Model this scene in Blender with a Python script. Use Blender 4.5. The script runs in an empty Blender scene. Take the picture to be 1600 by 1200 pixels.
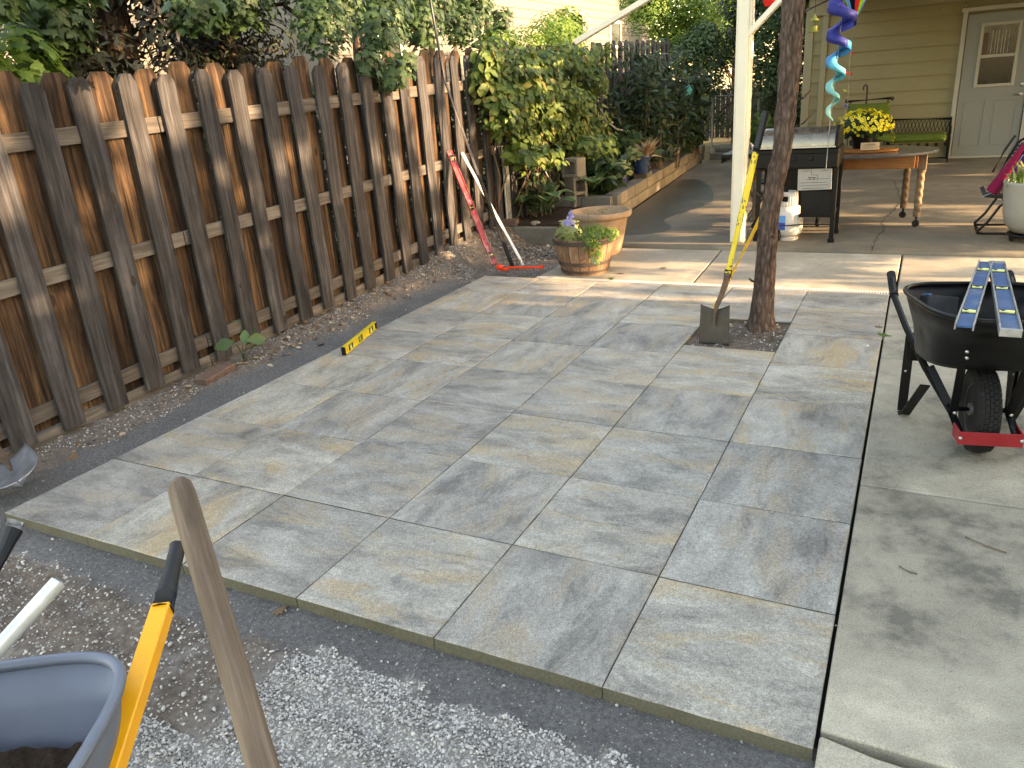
import bpy, math, random
import numpy as np
from mathutils import Vector, Matrix, Euler, noise as mnoise

random.seed(7)
rng = np.random.default_rng(11)
R = math.radians
scene = bpy.context.scene
COL = scene.collection

# ------------------------------------------------------------------ camera
cam_d = bpy.data.cameras.new('camera')
cam = bpy.data.objects.new('camera', cam_d)
COL.objects.link(cam)
cam_d.sensor_width = 36.0
cam_d.lens = 1202.2 / 1600.0 * 36.0
cam_d.clip_start = 0.05
cam_d.clip_end = 500
cam.matrix_world = (Matrix.Translation((0.08996, -1.7392, 1.7259))
                    @ Matrix.Rotation(0.491305, 4, 'Z') @ Matrix.Rotation(1.205038, 4, 'X')
                    @ Matrix.Rotation(-0.0758518, 4, 'Z'))
scene.camera = cam

# ------------------------------------------------------------------ light
SUN_EL, SUN_AZ = 17.0, 3.0            # azimuth measured from +x towards +y
world = bpy.data.worlds.new('World')
scene.world = world
world.use_nodes = True
wn = world.node_tree
bg = wn.nodes['Background']
sky = wn.nodes.new('ShaderNodeTexSky')
sky.sky_type = 'NISHITA'
sky.sun_disc = False
sky.sun_elevation = R(SUN_EL)
sky.sun_rotation = R(90 - SUN_AZ)
sky.air_density = 1.0
sky.dust_density = 1.0
wn.links.new(sky.outputs[0], bg.inputs[0])
bg.inputs[1].default_value = 0.15
sun_d = bpy.data.lights.new('sun', 'SUN')
sun_d.energy = 2.5
sun_d.angle = R(0.5)
sun_d.color = (1.0, 0.83, 0.66)
sun = bpy.data.objects.new('sun', sun_d)
COL.objects.link(sun)
sdir = Vector((math.cos(R(SUN_EL)) * math.cos(R(SUN_AZ)), math.cos(R(SUN_EL)) * math.sin(R(SUN_AZ)), math.sin(R(SUN_EL))))
sun.rotation_euler = sdir.to_track_quat('Z', 'Y').to_euler()
scene.view_settings.view_transform = 'Standard'
scene.view_settings.look = 'None'
scene.view_settings.gamma = 1.0
scene.view_settings.use_curve_mapping = False
scene.view_settings.exposure = 3.08
scene.view_settings.use_white_balance = True
scene.view_settings.white_balance_temperature = 10400
scene.view_settings.white_balance_tint = 15
TAN_EL = math.tan(R(SUN_EL))
TAN_AZ = math.tan(R(SUN_AZ))

# ------------------------------------------------------------------ node helpers
class NT:
    def __init__(s, name, rough=0.8, spec=0.3, metal=0.0):
        s.m = bpy.data.materials.new(name)
        s.m.use_nodes = True
        s.t = s.m.node_tree
        s.b = s.t.nodes['Principled BSDF']
        s.b.inputs['Roughness'].default_value = rough
        s.b.inputs['Specular IOR Level'].default_value = spec
        s.b.inputs['Metallic'].default_value = metal
    def n(s, typ, **kw):
        nd = s.t.nodes.new(typ)
        for k, v in kw.items():
            setattr(nd, k, v)
        return nd
    def l(s, a, b):
        s.t.links.new(a, b)
    def val(s, inp, v):
        if hasattr(v, 'links') or hasattr(v, 'is_linked'):
            s.l(v, inp)
        else:
            inp.default_value = v
    def coord(s, kind='Object', scale=(1, 1, 1), rand=False, rot=(0, 0, 0)):
        tc = s.n('ShaderNodeTexCoord')
        out = tc.outputs[kind]
        if rand:
            oi = s.n('ShaderNodeObjectInfo')
            mm = s.n('ShaderNodeVectorMath', operation='SCALE')
            cx = s.n('ShaderNodeCombineXYZ')
            for i, k in enumerate((37.0, 91.0, 53.0)):
                q = s.math('MULTIPLY', oi.outputs['Random'], k)
                s.l(q, cx.inputs[i])
            ad = s.n('ShaderNodeVectorMath', operation='ADD')
            s.l(out, ad.inputs[0]); s.l(cx.outputs[0], ad.inputs[1])
            out = ad.outputs[0]
        mp = s.n('ShaderNodeMapping')
        mp.inputs['Scale'].default_value = scale
        mp.inputs['Rotation'].default_value = rot
        s.l(out, mp.inputs['Vector'])
        return mp.outputs[0]
    def noise(s, vec, scale, detail=4, rough=0.55, dist=0.0):
        nd = s.n('ShaderNodeTexNoise')
        nd.inputs['Scale'].default_value = scale
        nd.inputs['Detail'].default_value = detail
        nd.inputs['Roughness'].default_value = rough
        nd.inputs['Distortion'].default_value = dist
        if vec is not None: s.l(vec, nd.inputs['Vector'])
        return nd.outputs['Fac']
    def voro(s, vec, scale, feature='F1', out='Distance'):
        nd = s.n('ShaderNodeTexVoronoi', feature=feature)
        nd.inputs['Scale'].default_value = scale
        s.l(vec, nd.inputs['Vector'])
        return nd.outputs[out]
    def ramp(s, fac, stops, interp='LINEAR'):
        nd = s.n('ShaderNodeValToRGB')
        cr = nd.color_ramp
        cr.interpolation = interp
        while len(cr.elements) < len(stops): cr.elements.new(0.5)
        for e, (p, c) in zip(cr.elements, stops):
            e.position = p
            e.color = (c[0], c[1], c[2], 1) if hasattr(c, '__len__') else (c, c, c, 1)
        s.l(fac, nd.inputs[0])
        return nd.outputs[0]
    def mix(s, fac, a, b, mode='MIX'):
        nd = s.n('ShaderNodeMix', data_type='RGBA', blend_type=mode)
        s.val(nd.inputs[0], fac)
        for i, v in ((6, a), (7, b)):
            if isinstance(v, tuple): nd.inputs[i].default_value = (v[0], v[1], v[2], 1)
            else: s.l(v, nd.inputs[i])
        return nd.outputs[2]
    def math(s, op, a, b=None, clamp=False):
        nd = s.n('ShaderNodeMath', operation=op, use_clamp=clamp)
        s.val(nd.inputs[0], a)
        if b is not None: s.val(nd.inputs[1], b)
        return nd.outputs[0]
    def hsv(s, col, v=1.0, sat=1.0, h=0.5):
        nd = s.n('ShaderNodeHueSaturation')
        s.val(nd.inputs['Value'], v); s.val(nd.inputs['Saturation'], sat); s.val(nd.inputs['Hue'], h)
        s.l(col, nd.inputs['Color'])
        return nd.outputs[0]
    def orand(s):
        return s.n('ShaderNodeObjectInfo').outputs['Random']
    def irand(s):
        return s.n('ShaderNodeNewGeometry').outputs['Random Per Island']
    def maprange(s, v, a, b, c, d):
        nd = s.n('ShaderNodeMapRange')
        s.l(v, nd.inputs[0])
        for i, x in enumerate((a, b, c, d)): nd.inputs[i + 1].default_value = x
        return nd.outputs[0]
    def col(s, c):
        if isinstance(c, tuple): s.b.inputs['Base Color'].default_value = (c[0], c[1], c[2], 1)
        else: s.l(c, s.b.inputs['Base Color'])
        return s
    def rough(s, v):
        s.val(s.b.inputs['Roughness'], v); return s
    def bump(s, h, strength=0.3, dist=0.01):
        nd = s.n('ShaderNodeBump')
        nd.inputs['Strength'].default_value = strength
        nd.inputs['Distance'].default_value = dist
        s.l(h, nd.inputs['Height'])
        s.l(nd.outputs[0], s.b.inputs['Normal'])
        return s

# ------------------------------------------------------------------ materials
M = {}
def plain(name, c, rough=0.6, spec=0.4, metal=0.0, var=0.12, scale=14.0, bump=0.0, dirt=None):
    t = NT(name, rough, spec, metal)
    v = t.coord('Object', rand=True)
    n = t.noise(v, scale, 6, 0.6)
    f = t.maprange(n, 0.3, 0.7, 1 - var, 1 + var)
    cc = t.n('ShaderNodeRGB'); cc.outputs[0].default_value = (c[0], c[1], c[2], 1)
    o = t.hsv(cc.outputs[0], f)
    if dirt:
        n2 = t.noise(v, scale * 0.35, 8, 0.7)
        o = t.mix(t.maprange(n2, 0.5, 0.72, 0, dirt[1]), o, dirt[0])
    t.col(o)
    t.rough(t.maprange(n, 0.3, 0.7, max(rough - 0.1, 0.02), min(rough + 0.12, 1)))
    if bump: t.bump(t.noise(v, scale * 6, 4), bump, 0.004)
    M[name] = t.m
    return t.m

def mk_paver():
    t = NT('paver_stone', 0.75, 0.35)
    v = t.coord('Object', (1.3, 2.5, 1.0), rand=True)
    vi = t.coord('Object', (1, 1, 1), rand=True)
    n1 = t.noise(v, 1.9, 9, 0.72, 0.35)
    base = t.ramp(n1, [(0.31, (0.115, 0.108, 0.099)), (0.43, (0.225, 0.213, 0.190)), (0.55, (0.32, 0.304, 0.266)), (0.70, (0.42, 0.402, 0.358))])
    v2 = t.coord('Object', (0.9, 2.6, 1.0), rand=True, rot=(0, 0, 0.12))
    n2 = t.noise(v2, 2.3, 8, 0.68, 0.4)
    tan = t.maprange(n2, 0.49, 0.64, 0.0, 0.75)
    base = t.mix(tan, base, (0.37, 0.275, 0.165))
    n3 = t.noise(v2, 3.1, 8, 0.7, 0.5)
    dk = t.maprange(n3, 0.56, 0.70, 0.0, 0.65)
    base = t.mix(dk, base, (0.105, 0.102, 0.102))
    sp = t.noise(vi, 210, 4, 0.8)
    f = t.maprange(sp, 0.32, 0.68, 0.45, 1.55)
    base = t.hsv(base, f)
    sp2 = t.noise(vi, 60, 4, 0.7)
    base = t.hsv(base, t.maprange(sp2, 0.3, 0.7, 0.76, 1.22))
    fl = t.voro(vi, 85)
    flm = t.math('MULTIPLY', t.math('LESS_THAN', fl, 0.085), t.math('GREATER_THAN', t.noise(vi, 9, 3), 0.52))
    base = t.mix(t.math('MULTIPLY', flm, 0.55), base, (0.62, 0.62, 0.6))
    # efflorescence scratches
    vs = t.coord('Object', (1, 1, 1), rand=True, rot=(0, 0, 0.7))
    w = t.noise(vs, 16, 3, 0.5, 2.5)
    ln = t.math('LESS_THAN', t.math('ABSOLUTE', t.math('SUBTRACT', w, 0.5)), 0.0035)
    ln = t.math('MULTIPLY', ln, t.math('GREATER_THAN', t.noise(vi, 5, 2), 0.62))
    base = t.mix(t.math('MULTIPLY', ln, 0.5), base, (0.6, 0.6, 0.58))
    oi = t.orand()
    base = t.hsv(base, t.maprange(oi, 0, 1, 0.88, 1.1), t.maprange(oi, 0, 1, 0.7, 1.15))
    t.col(base)
    t.rough(t.maprange(sp2, 0.3, 0.7, 0.55, 0.85))
    h = t.math('ADD', t.math('MULTIPLY', sp, 0.6), sp2)
    t.bump(h, 0.45, 0.003)
    M['paver'] = t.m
    t2 = NT('paver_cut_edge', 0.9, 0.2)
    v = t2.coord('Object', rand=True)
    n = t2.noise(v, 120, 4, 0.7)
    t2.col(t2.ramp(n, [(0.3, (0.075, 0.07, 0.05)), (0.7, (0.13, 0.12, 0.088))]))
    t2.bump(n, 0.5, 0.004)
    M['paver_side'] = t2.m
mk_paver()

def mk_concrete(name, c, stain=0.5, dark=(0.07, 0.068, 0.06)):
    t = NT(name, 0.85, 0.25)
    v = t.coord('Object', rand=True)
    big = t.noise(v, 0.9, 6, 0.62, 0.4)
    mid = t.noise(v, 6, 7, 0.68)
    fine = t.noise(v, 190, 4, 0.7)
    c0 = tuple(x * 0.74 for x in c); c1 = tuple(min(x * 1.18, 1) for x in c)
    base = t.ramp(big, [(0.32, c0), (0.52, c), (0.72, c1)])
    st = t.math('MULTIPLY', t.maprange(big, 0.44, 0.60, 1.0, 0.0), t.maprange(mid, 0.42, 0.62, 0.0, stain))
    base = t.mix(st, base, dark)
    base = t.hsv(base, t.maprange(mid, 0.3, 0.7, 0.72, 1.2))
    base = t.hsv(base, t.maprange(fine, 0.3, 0.7, 0.68, 1.3))
    pits = t.voro(v, 45)
    pm = t.math('MULTIPLY', t.math('LESS_THAN', pits, 0.10), t.math('GREATER_THAN', t.noise(v, 14, 3), 0.55))
    base = t.mix(t.math('MULTIPLY', pm, 0.6), base, (0.09, 0.085, 0.075))
    spk = t.math('GREATER_THAN', t.noise(v, 75, 5, 0.8), 0.615)
    base = t.mix(t.math('MULTIPLY', spk, 0.45), base, (0.12, 0.11, 0.095))
    t.col(base)
    t.bump(t.math('ADD', t.math('MULTIPLY', fine, 0.7), mid), 0.35, 0.004)
    M[name] = t.m
mk_concrete('concrete', (0.38, 0.342, 0.270), 0.85, (0.085, 0.08, 0.068))
mk_concrete('concrete_tan', (0.36, 0.315, 0.25), 0.35)
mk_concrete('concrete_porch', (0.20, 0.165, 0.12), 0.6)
mk_concrete('block', (0.20, 0.175, 0.145), 0.4)
mk_concrete('block_dark', (0.15, 0.138, 0.115), 0.5)
mk_concrete('wet_concrete', (0.065, 0.06, 0.045), 0.3)
M['wet_concrete'].node_tree.nodes['Principled BSDF'].inputs['Roughness'].default_value = 0.35

def mk_wood(name, stops, scale=1.0, grain=0.35, knots=True, axis='z', rough=0.85, varv=(0.8, 1.18), bdist=0.006):
    t = NT(name, rough, 0.2)
    sc = {'z': (26, 26, 1.3), 'x': (1.3, 26, 26), 'y': (26, 1.3, 26)}[axis]
    v = t.coord('Object', tuple(s * scale for s in sc), rand=True)
    vi = t.coord('Object', (1, 1, 1), rand=True)
    g = t.noise(v, 1.0, 6, 0.65, 0.9)
    g2 = t.noise(v, 3.2, 4, 0.7, 0.3)
    b = t.ramp(g, stops)
    blot = t.noise(vi, 3.5, 5, 0.6)
    b = t.hsv(b, t.maprange(blot, 0.3, 0.7, 0.72, 1.2))
    b = t.hsv(b, t.maprange(g2, 0.3, 0.7, 0.82, 1.12))
    if knots:
        sk = {'z': (1, 1, 0.55), 'x': (0.55, 1, 1), 'y': (1, 0.55, 1)}[axis]
        vk = t.coord('Object', sk, rand=True)
        k = t.voro(vk, 4.2)
        km = t.math('LESS_THAN', k, 0.085)
        b = t.mix(t.math('MULTIPLY', km, 0.75), b, (0.022, 0.017, 0.013))
    b = t.hsv(b, t.maprange(t.orand(), 0, 1, varv[0], varv[1]))
    t.col(b)
    t.bump(t.math('ADD', g, t.math('MULTIPLY', g2, 0.6)), grain, bdist)
    M[name] = t.m
mk_wood('picket_grey', [(0.28, (0.016, 0.0152, 0.0155)), (0.5, (0.046, 0.0435, 0.045)), (0.72, (0.105, 0.099, 0.103))])
mk_wood('back_board', [(0.30, (0.016, 0.010, 0.008)), (0.46, (0.052, 0.031, 0.020)), (0.62, (0.135, 0.080, 0.046)), (0.8, (0.26, 0.175, 0.11))], varv=(0.6, 1.1))
mk_wood('rail_wood', [(0.28, (0.055, 0.048, 0.042)), (0.5, (0.115, 0.10, 0.088)), (0.72, (0.19, 0.17, 0.15))], axis='y')
mk_wood('table_wood', [(0.3, (0.17, 0.055, 0.014)), (0.7, (0.32, 0.12, 0.032))], axis='x', rough=0.45)
mk_wood('leg_wood', [(0.3, (0.12, 0.075, 0.045)), (0.7, (0.22, 0.15, 0.095))], axis='z', rough=0.5, knots=False)
mk_wood('pale_wood', [(0.3, (0.42, 0.28, 0.15)), (0.7, (0.6, 0.43, 0.26))], axis='x', rough=0.6, knots=False)
mk_wood('tool_wood', [(0.25, (0.075, 0.052, 0.037)), (0.5, (0.17, 0.122, 0.090)), (0.75, (0.28, 0.215, 0.165))], axis='z', rough=0.7, knots=False, scale=1.6, bdist=0.0012)
mk_wood('barrel_wood', [(0.3, (0.11, 0.062, 0.04)), (0.5, (0.20, 0.12, 0.078)), (0.7, (0.31, 0.20, 0.14))], axis='z', rough=0.7, knots=False)

def mk_bark(name, cs, sc=1.0, depth=0.05):
    t = NT(name, 0.95, 0.1)
    v = t.coord('Object', (13 * sc, 13 * sc, 3.2 * sc))
    n = t.noise(v, 1.4, 8, 0.68, 1.2)
    vo = t.voro(t.coord('Object', (26 * sc, 26 * sc, 7 * sc)), 1.0, 'DISTANCE_TO_EDGE')
    h = t.math('ADD', n, t.math('MULTIPLY', vo, 0.8))
    b = t.ramp(h, [(0.35, cs[0]), (0.62, cs[1]), (0.95, cs[2])])
    t.col(b)
    t.bump(h, 1.0, depth)
    M[name] = t.m
mk_bark('bark', [(0.045, 0.030, 0.024), (0.12, 0.082, 0.067), (0.22, 0.165, 0.14)], 1.3, 0.03)
mk_bark('bark_far', [(0.03, 0.02, 0.015), (0.09, 0.06, 0.045), (0.16, 0.12, 0.09)], 0.6)

def mk_leaf(name, stops, trans=0.35, rough=0.5, yellow=None):
    t = NT(name, rough, 0.35)
    r = t.irand()
    b = t.ramp(r, stops)
    b = t.hsv(b, t.maprange(t.noise(t.coord('Object'), 3.0, 3), 0.3, 0.7, 0.75, 1.2))
    t.col(b)
    tr = t.n('ShaderNodeBsdfTranslucent')
    hb = t.hsv(b, 1.5, 1.1, 0.485)
    t.l(hb, tr.inputs[0])
    mx = t.n('ShaderNodeMixShader')
    mx.inputs[0].default_value = trans
    out = t.t.nodes['Material Output']
    t.l(t.b.outputs[0], mx.inputs[1]); t.l(tr.outputs[0], mx.inputs[2])
    t.l(mx.outputs[0], out.inputs['Surface'])
    M[name] = t.m
mk_leaf('leaf_maple', [(0, (0.022, 0.05, 0.016)), (0.5, (0.042, 0.085, 0.028)), (1, (0.08, 0.135, 0.05))])
mk_leaf('leaf_dark', [(0, (0.016, 0.034, 0.014)), (0.6, (0.03, 0.058, 0.024)), (1, (0.05, 0.085, 0.035))], 0.2)
mk_leaf('leaf_bright', [(0, (0.07, 0.15, 0.03)), (0.5, (0.12, 0.21, 0.045)), (1, (0.20, 0.28, 0.07))], 0.4)
mk_leaf('leaf_vine', [(0, (0.035, 0.07, 0.016)), (0.45, (0.075, 0.13, 0.028)), (0.9, (0.15, 0.20, 0.045)), (1, (0.20, 0.15, 0.05))], 0.35)
mk_leaf('leaf_conifer', [(0, (0.025, 0.014, 0.010)), (0.5, (0.03, 0.03, 0.015)), (1, (0.04, 0.055, 0.022))], 0.1)
mk_leaf('leaf_dry', [(0, (0.10, 0.055, 0.03)), (0.4, (0.22, 0.14, 0.08)), (0.8, (0.38, 0.27, 0.17)), (1, (0.5, 0.42, 0.33))], 0.1)
mk_leaf('petal_yellow', [(0, (0.5, 0.42, 0.02)), (0.6, (0.66, 0.58, 0.04)), (1, (0.75, 0.7, 0.12))], 0.3)
mk_leaf('petal_purple', [(0, (0.3, 0.28, 0.6)), (1, (0.5, 0.48, 0.8))], 0.3)
mk_leaf('leaf_hosta', [(0, (0.045, 0.10, 0.04)), (1, (0.085, 0.16, 0.06))], 0.25)
mk_leaf('leaf_straw', [(0, (0.28, 0.16, 0.09)), (1, (0.5, 0.38, 0.24))], 0.2)
mk_leaf('leaf_pale', [(0, (0.16, 0.2, 0.06)), (1, (0.34, 0.36, 0.16))], 0.3)

def mk_ground():
    t = NT('ground_bed', 0.95, 0.1)
    v = t.coord('Object')
    at = t.n('ShaderNodeAttribute', attribute_name='zone')
    sep = t.n('ShaderNodeSeparateColor'); t.l(at.outputs['Color'], sep.inputs[0])
    fine = t.noise(v, 240, 4, 0.75); mid = t.noise(v, 26, 6, 0.7); big = t.noise(v, 3.5, 4)
    dirt = t.ramp(mid, [(0.3, (0.07, 0.053, 0.043)), (0.55, (0.14, 0.11, 0.09)), (0.75, (0.23, 0.19, 0.16))])
    sand = t.ramp(t.noise(v, 60, 6, 0.7), [(0.3, (0.075, 0.073, 0.073)), (0.6, (0.14, 0.137, 0.136)), (0.8, (0.20, 0.196, 0.194))])
    grav = t.ramp(mid, [(0.3, (0.18, 0.17, 0.16)), (0.7, (0.36, 0.34, 0.32))])
    b = t.mix(sep.outputs[0], dirt, sand)
    b = t.mix(sep.outputs[1], b, grav)
    vo = t.voro(v, 95)
    vc = t.n('ShaderNodeTexVoronoi'); vc.inputs['Scale'].default_value = 95; t.l(v, vc.inputs['Vector'])
    sc = t.n('ShaderNodeSeparateColor'); t.l(vc.outputs['Color'], sc.inputs[0])
    pm = t.math('MULTIPLY', t.math('LESS_THAN', vo, 0.33), t.math('GREATER_THAN', sc.outputs[0], t.maprange(big, 0.35, 0.65, 0.62, 0.97)))
    b = t.mix(t.math('MULTIPLY', pm, 0.8), b, t.ramp(sc.outputs[1], [(0, (0.12, 0.11, 0.10)), (1, (0.4, 0.37, 0.34))]))
    b = t.hsv(b, t.maprange(fine, 0.25, 0.75, 0.55, 1.5))
    b = t.hsv(b, t.maprange(big, 0.3, 0.7, 0.85, 1.15))
    t.col(b)
    t.bump(t.math('ADD', t.math('ADD', mid, t.math('MULTIPLY', fine, 0.35)), t.math('MULTIPLY', pm, 0.5)), 0.8, 0.012)
    M['ground_bed'] = t.m
    t = NT('gravel_stone', 0.8, 0.3)
    r = t.irand()
    b = t.ramp(r, [(0, (0.18, 0.17, 0.16)), (0.35, (0.33, 0.32, 0.305)), (0.75, (0.48, 0.465, 0.445)), (1, (0.62, 0.60, 0.57))])
    b = t.hsv(b, t.maprange(t.noise(t.coord('Object'), 160, 3), 0.3, 0.7, 0.8, 1.15))
    t.col(b)
    M['gravel_stone'] = t.m
    t = NT('yard_ground', 0.95, 0.1)
    v = t.coord('Object')
    t.col(t.ramp(t.noise(v, 2.2, 8, 0.7), [(0.3, (0.07, 0.06, 0.04)), (0.5, (0.14, 0.12, 0.075)), (0.7, (0.12, 0.14, 0.05))]))
    t.bump(t.noise(v, 30, 5), 0.6, 0.03)
    M['yard_ground'] = t.m
    t = NT('bed_soil', 0.95, 0.1)
    v = t.coord('Object')
    n = t.noise(v, 45, 6, 0.75)
    t.col(t.ramp(n, [(0.3, (0.025, 0.017, 0.012)), (0.6, (0.075, 0.052, 0.038)), (0.8, (0.2, 0.14, 0.1))]))
    t.bump(n, 1.0, 0.03)
    M['bed_soil'] = t.m
mk_ground()

plain('siding', (0.25, 0.215, 0.12), 0.7, 0.3, var=0.05, scale=3)
plain('siding_pale', (0.165, 0.15, 0.125), 0.7, 0.3, var=0.05, scale=3)
plain('trim', (0.27, 0.245, 0.16), 0.6, 0.3, var=0.05, scale=4)
plain('white_paint', (0.78, 0.73, 0.60), 0.45, 0.45, var=0.05, scale=3, dirt=((0.5, 0.45, 0.35), 0.35))
plain('roof_underside', (0.22, 0.17, 0.11), 0.8, 0.2)
plain('shingle', (0.12, 0.11, 0.10), 0.95, 0.1, var=0.3, scale=30, bump=0.5)
plain('door_paint', (0.20, 0.21, 0.20), 0.5, 0.4, var=0.04, scale=5)
plain('door_frame', (0.36, 0.345, 0.30), 0.5, 0.4, var=0.04)
plain('black_plastic', (0.004, 0.004, 0.0043), 0.38, 0.2, var=0.3, scale=9, dirt=((0.03, 0.028, 0.026), 0.3))
plain('black_metal', (0.004, 0.004, 0.0043), 0.42, 0.2, var=0.3, scale=12, dirt=((0.02, 0.018, 0.016), 0.3))
plain('black_rubber', (0.010, 0.010, 0.010), 0.8, 0.3, var=0.3, scale=20, dirt=((0.05, 0.045, 0.038), 0.5))
plain('rubber_grip', (0.007, 0.0075, 0.009), 0.55, 0.45, var=0.2)
plain('barrow_plastic', (0.115, 0.14, 0.185), 0.42, 0.5, var=0.1, scale=5, bump=0.12, dirt=((0.24, 0.25, 0.27), 0.35))
plain('yellow_steel', (0.95, 0.40, 0.012), 0.42, 0.5, var=0.06)
plain('galvanised', (0.62, 0.66, 0.66), 0.4, 0.5, 0.55, var=0.12, scale=18)
plain('steel', (0.45, 0.45, 0.45), 0.35, 0.5, 0.9, var=0.1)
plain('lid_steel', (0.22, 0.20, 0.17), 0.3, 0.5, 0.9, var=0.08)
plain('blade_steel', (0.34, 0.37, 0.42), 0.38, 0.5, 0.75, var=0.2, scale=20, dirt=((0.18, 0.15, 0.12), 0.6))
plain('blade_dark', (0.055, 0.048, 0.042), 0.5, 0.5, 0.5, var=0.25, scale=14, dirt=((0.14, 0.11, 0.085), 0.6))
plain('rust_steel', (0.13, 0.085, 0.06), 0.7, 0.4, 0.4, var=0.3, scale=24)
plain('red_paint', (0.26, 0.008, 0.014), 0.4, 0.5, var=0.15)
plain('red_level', (0.42, 0.05, 0.055), 0.45, 0.5, var=0.2, scale=14, dirt=((0.75, 0.62, 0.58), 0.8))
plain('alu', (0.33, 0.34, 0.35), 0.38, 0.5, 0.8, var=0.15, scale=20)
plain('blue_anod', (0.018, 0.08, 0.20), 0.45, 0.3, 0.1, var=0.25, scale=20, dirt=((0.2, 0.25, 0.30), 0.6))
plain('vial', (0.72, 0.75, 0.25), 0.15, 0.6, var=0.03)
plain('yellow_paint', (0.55, 0.41, 0.02), 0.4, 0.5, var=0.12)
plain('white_pole', (0.72, 0.67, 0.62), 0.4, 0.5, var=0.1)
plain('black_pole', (0.02, 0.018, 0.018), 0.3, 0.5, var=0.1)
plain('orange_plastic', (0.9, 0.055, 0.012), 0.4, 0.5, var=0.04)
plain('terracotta', (0.30, 0.205, 0.14), 0.85, 0.2, var=0.16, scale=8, bump=0.1, dirt=((0.5, 0.41, 0.32), 0.6))
plain('hoop_metal', (0.07, 0.055, 0.05), 0.55, 0.5, 0.4, var=0.2)
plain('brick_red', (0.13, 0.085, 0.068), 0.9, 0.2, var=0.25, scale=20, bump=0.4)
plain('rock', (0.26, 0.20, 0.16), 0.9, 0.2, var=0.3, scale=15, bump=0.5)
plain('propane_white', (0.55, 0.52, 0.48), 0.4, 0.5, var=0.05, dirt=((0.5, 0.34, 0.28), 0.5))
plain('label_blue', (0.02, 0.07, 0.33), 0.4, 0.5, var=0.1)
plain('label_sky', (0.05, 0.28, 0.6), 0.4, 0.5, var=0.05)
plain('box_white', (0.36, 0.34, 0.31), 0.7, 0.3, var=0.04)
plain('ink', (0.06, 0.05, 0.045), 0.7, 0.2, var=0.1)
plain('table_top', (0.05, 0.05, 0.052), 0.14, 0.45, var=0.1, scale=10)
plain('green_cushion', (0.10, 0.14, 0.03), 0.9, 0.1, var=0.1, scale=12, bump=0.2)
plain('blue_glaze', (0.018, 0.035, 0.08), 0.2, 0.6, var=0.5, scale=20)
plain('cobalt_glaze', (0.012, 0.015, 0.12), 0.2, 0.6, var=0.2)
plain('pot_white', (0.30, 0.29, 0.25), 0.6, 0.4, var=0.07, scale=6)
plain('magenta_cloth', (0.20, 0.012, 0.045), 0.85, 0.1, var=0.15)
plain('purple_cloth', (0.06, 0.02, 0.12), 0.85, 0.1, var=0.15)
plain('grey_cloth', (0.05, 0.052, 0.055), 0.9, 0.1, var=0.1)
plain('sp_navy', (0.012, 0.02, 0.17), 0.6, 0.3, var=0.06)
plain('sp_blue', (0.05, 0.08, 0.48), 0.6, 0.3, var=0.06)
plain('sp_azure', (0.01, 0.2, 0.45), 0.6, 0.3, var=0.06)
plain('sp_cyan', (0.04, 0.34, 0.45), 0.6, 0.3, var=0.06)
plain('sp_aqua', (0.12, 0.42, 0.43), 0.6, 0.3, var=0.06)
plain('sp_mint', (0.24, 0.52, 0.46), 0.6, 0.3, var=0.06)
plain('sp_red', (0.65, 0.02, 0.02), 0.6, 0.3, var=0.06)
plain('sp_green', (0.16, 0.5, 0.04), 0.6, 0.3, var=0.06)
plain('sp_light', (0.1, 0.4, 0.8), 0.6, 0.3, var=0.06)
plain('lantern_green', (0.16, 0.18, 0.03), 0.45, 0.4, var=0.1)
plain('brown_metal', (0.05, 0.03, 0.025), 0.5, 0.4, 0.3)
plain('hose_grey', (0.25, 0.27, 0.28), 0.5, 0.4)
plain('grating', (0.62, 0.58, 0.52), 0.6, 0.3, var=0.05)
plain('slot_dark', (0.03, 0.028, 0.025), 0.9, 0.1)
plain('crack_dark', (0.055, 0.048, 0.04), 0.95, 0.05)
plain('curtain', (0.42, 0.42, 0.38), 0.9, 0.1)
plain('window_dark', (0.006, 0.007, 0.008), 0.1, 0.25)
plain('grey_plastic', (0.045, 0.047, 0.05), 0.45, 0.4, dirt=((0.15, 0.15, 0.15), 0.3))
plain('teal_cloth', (0.08, 0.42, 0.34), 0.7, 0.2)
plain('wire', (0.3, 0.3, 0.29), 0.5, 0.5, 0.6)
plain('twig', (0.14, 0.10, 0.07), 0.9, 0.1)
def glass(name='glass'):
    t = NT(name, 0.03, 0.5)
    t.b.inputs['Transmission Weight'].default_value = 0.85
    t.col((0.75, 0.8, 0.78)); M[name] = t.m
glass()
def mk_handle_print():
    t = NT('fibreglass_yellow', 0.4, 0.5)
    v = t.coord('Object', (1, 1, 1))
    w = t.voro(t.coord('Object', (60, 60, 42)), 1.0)
    sx = t.n('ShaderNodeSeparateXYZ'); t.l(t.coord('Object'), sx.inputs[0])
    band = t.math('GREATER_THAN', t.math('SINE', t.math('MULTIPLY', sx.outputs[2], 16.0)), 0.1)
    m = t.math('MULTIPLY', t.math('LESS_THAN', w, 0.36), band)
    t.col(t.mix(t.math('MULTIPLY', m, 0.85), (0.72, 0.50, 0.03), (0.05, 0.045, 0.02)))
    M['fibre_yellow'] = t.m
mk_handle_print()
plain('fibre_orange', (0.74, 0.42, 0.03), 0.45, 0.5, var=0.08)

# ------------------------------------------------------------------ geometry helpers
def frame_from(d, up=Vector((0, 0, 1))):
    d = d.normalized()
    if abs(d.dot(up)) > 0.98: up = Vector((0, 1, 0))
    x = d.cross(up).normalized(); y = x.cross(d).normalized()
    return x, y, d

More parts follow.
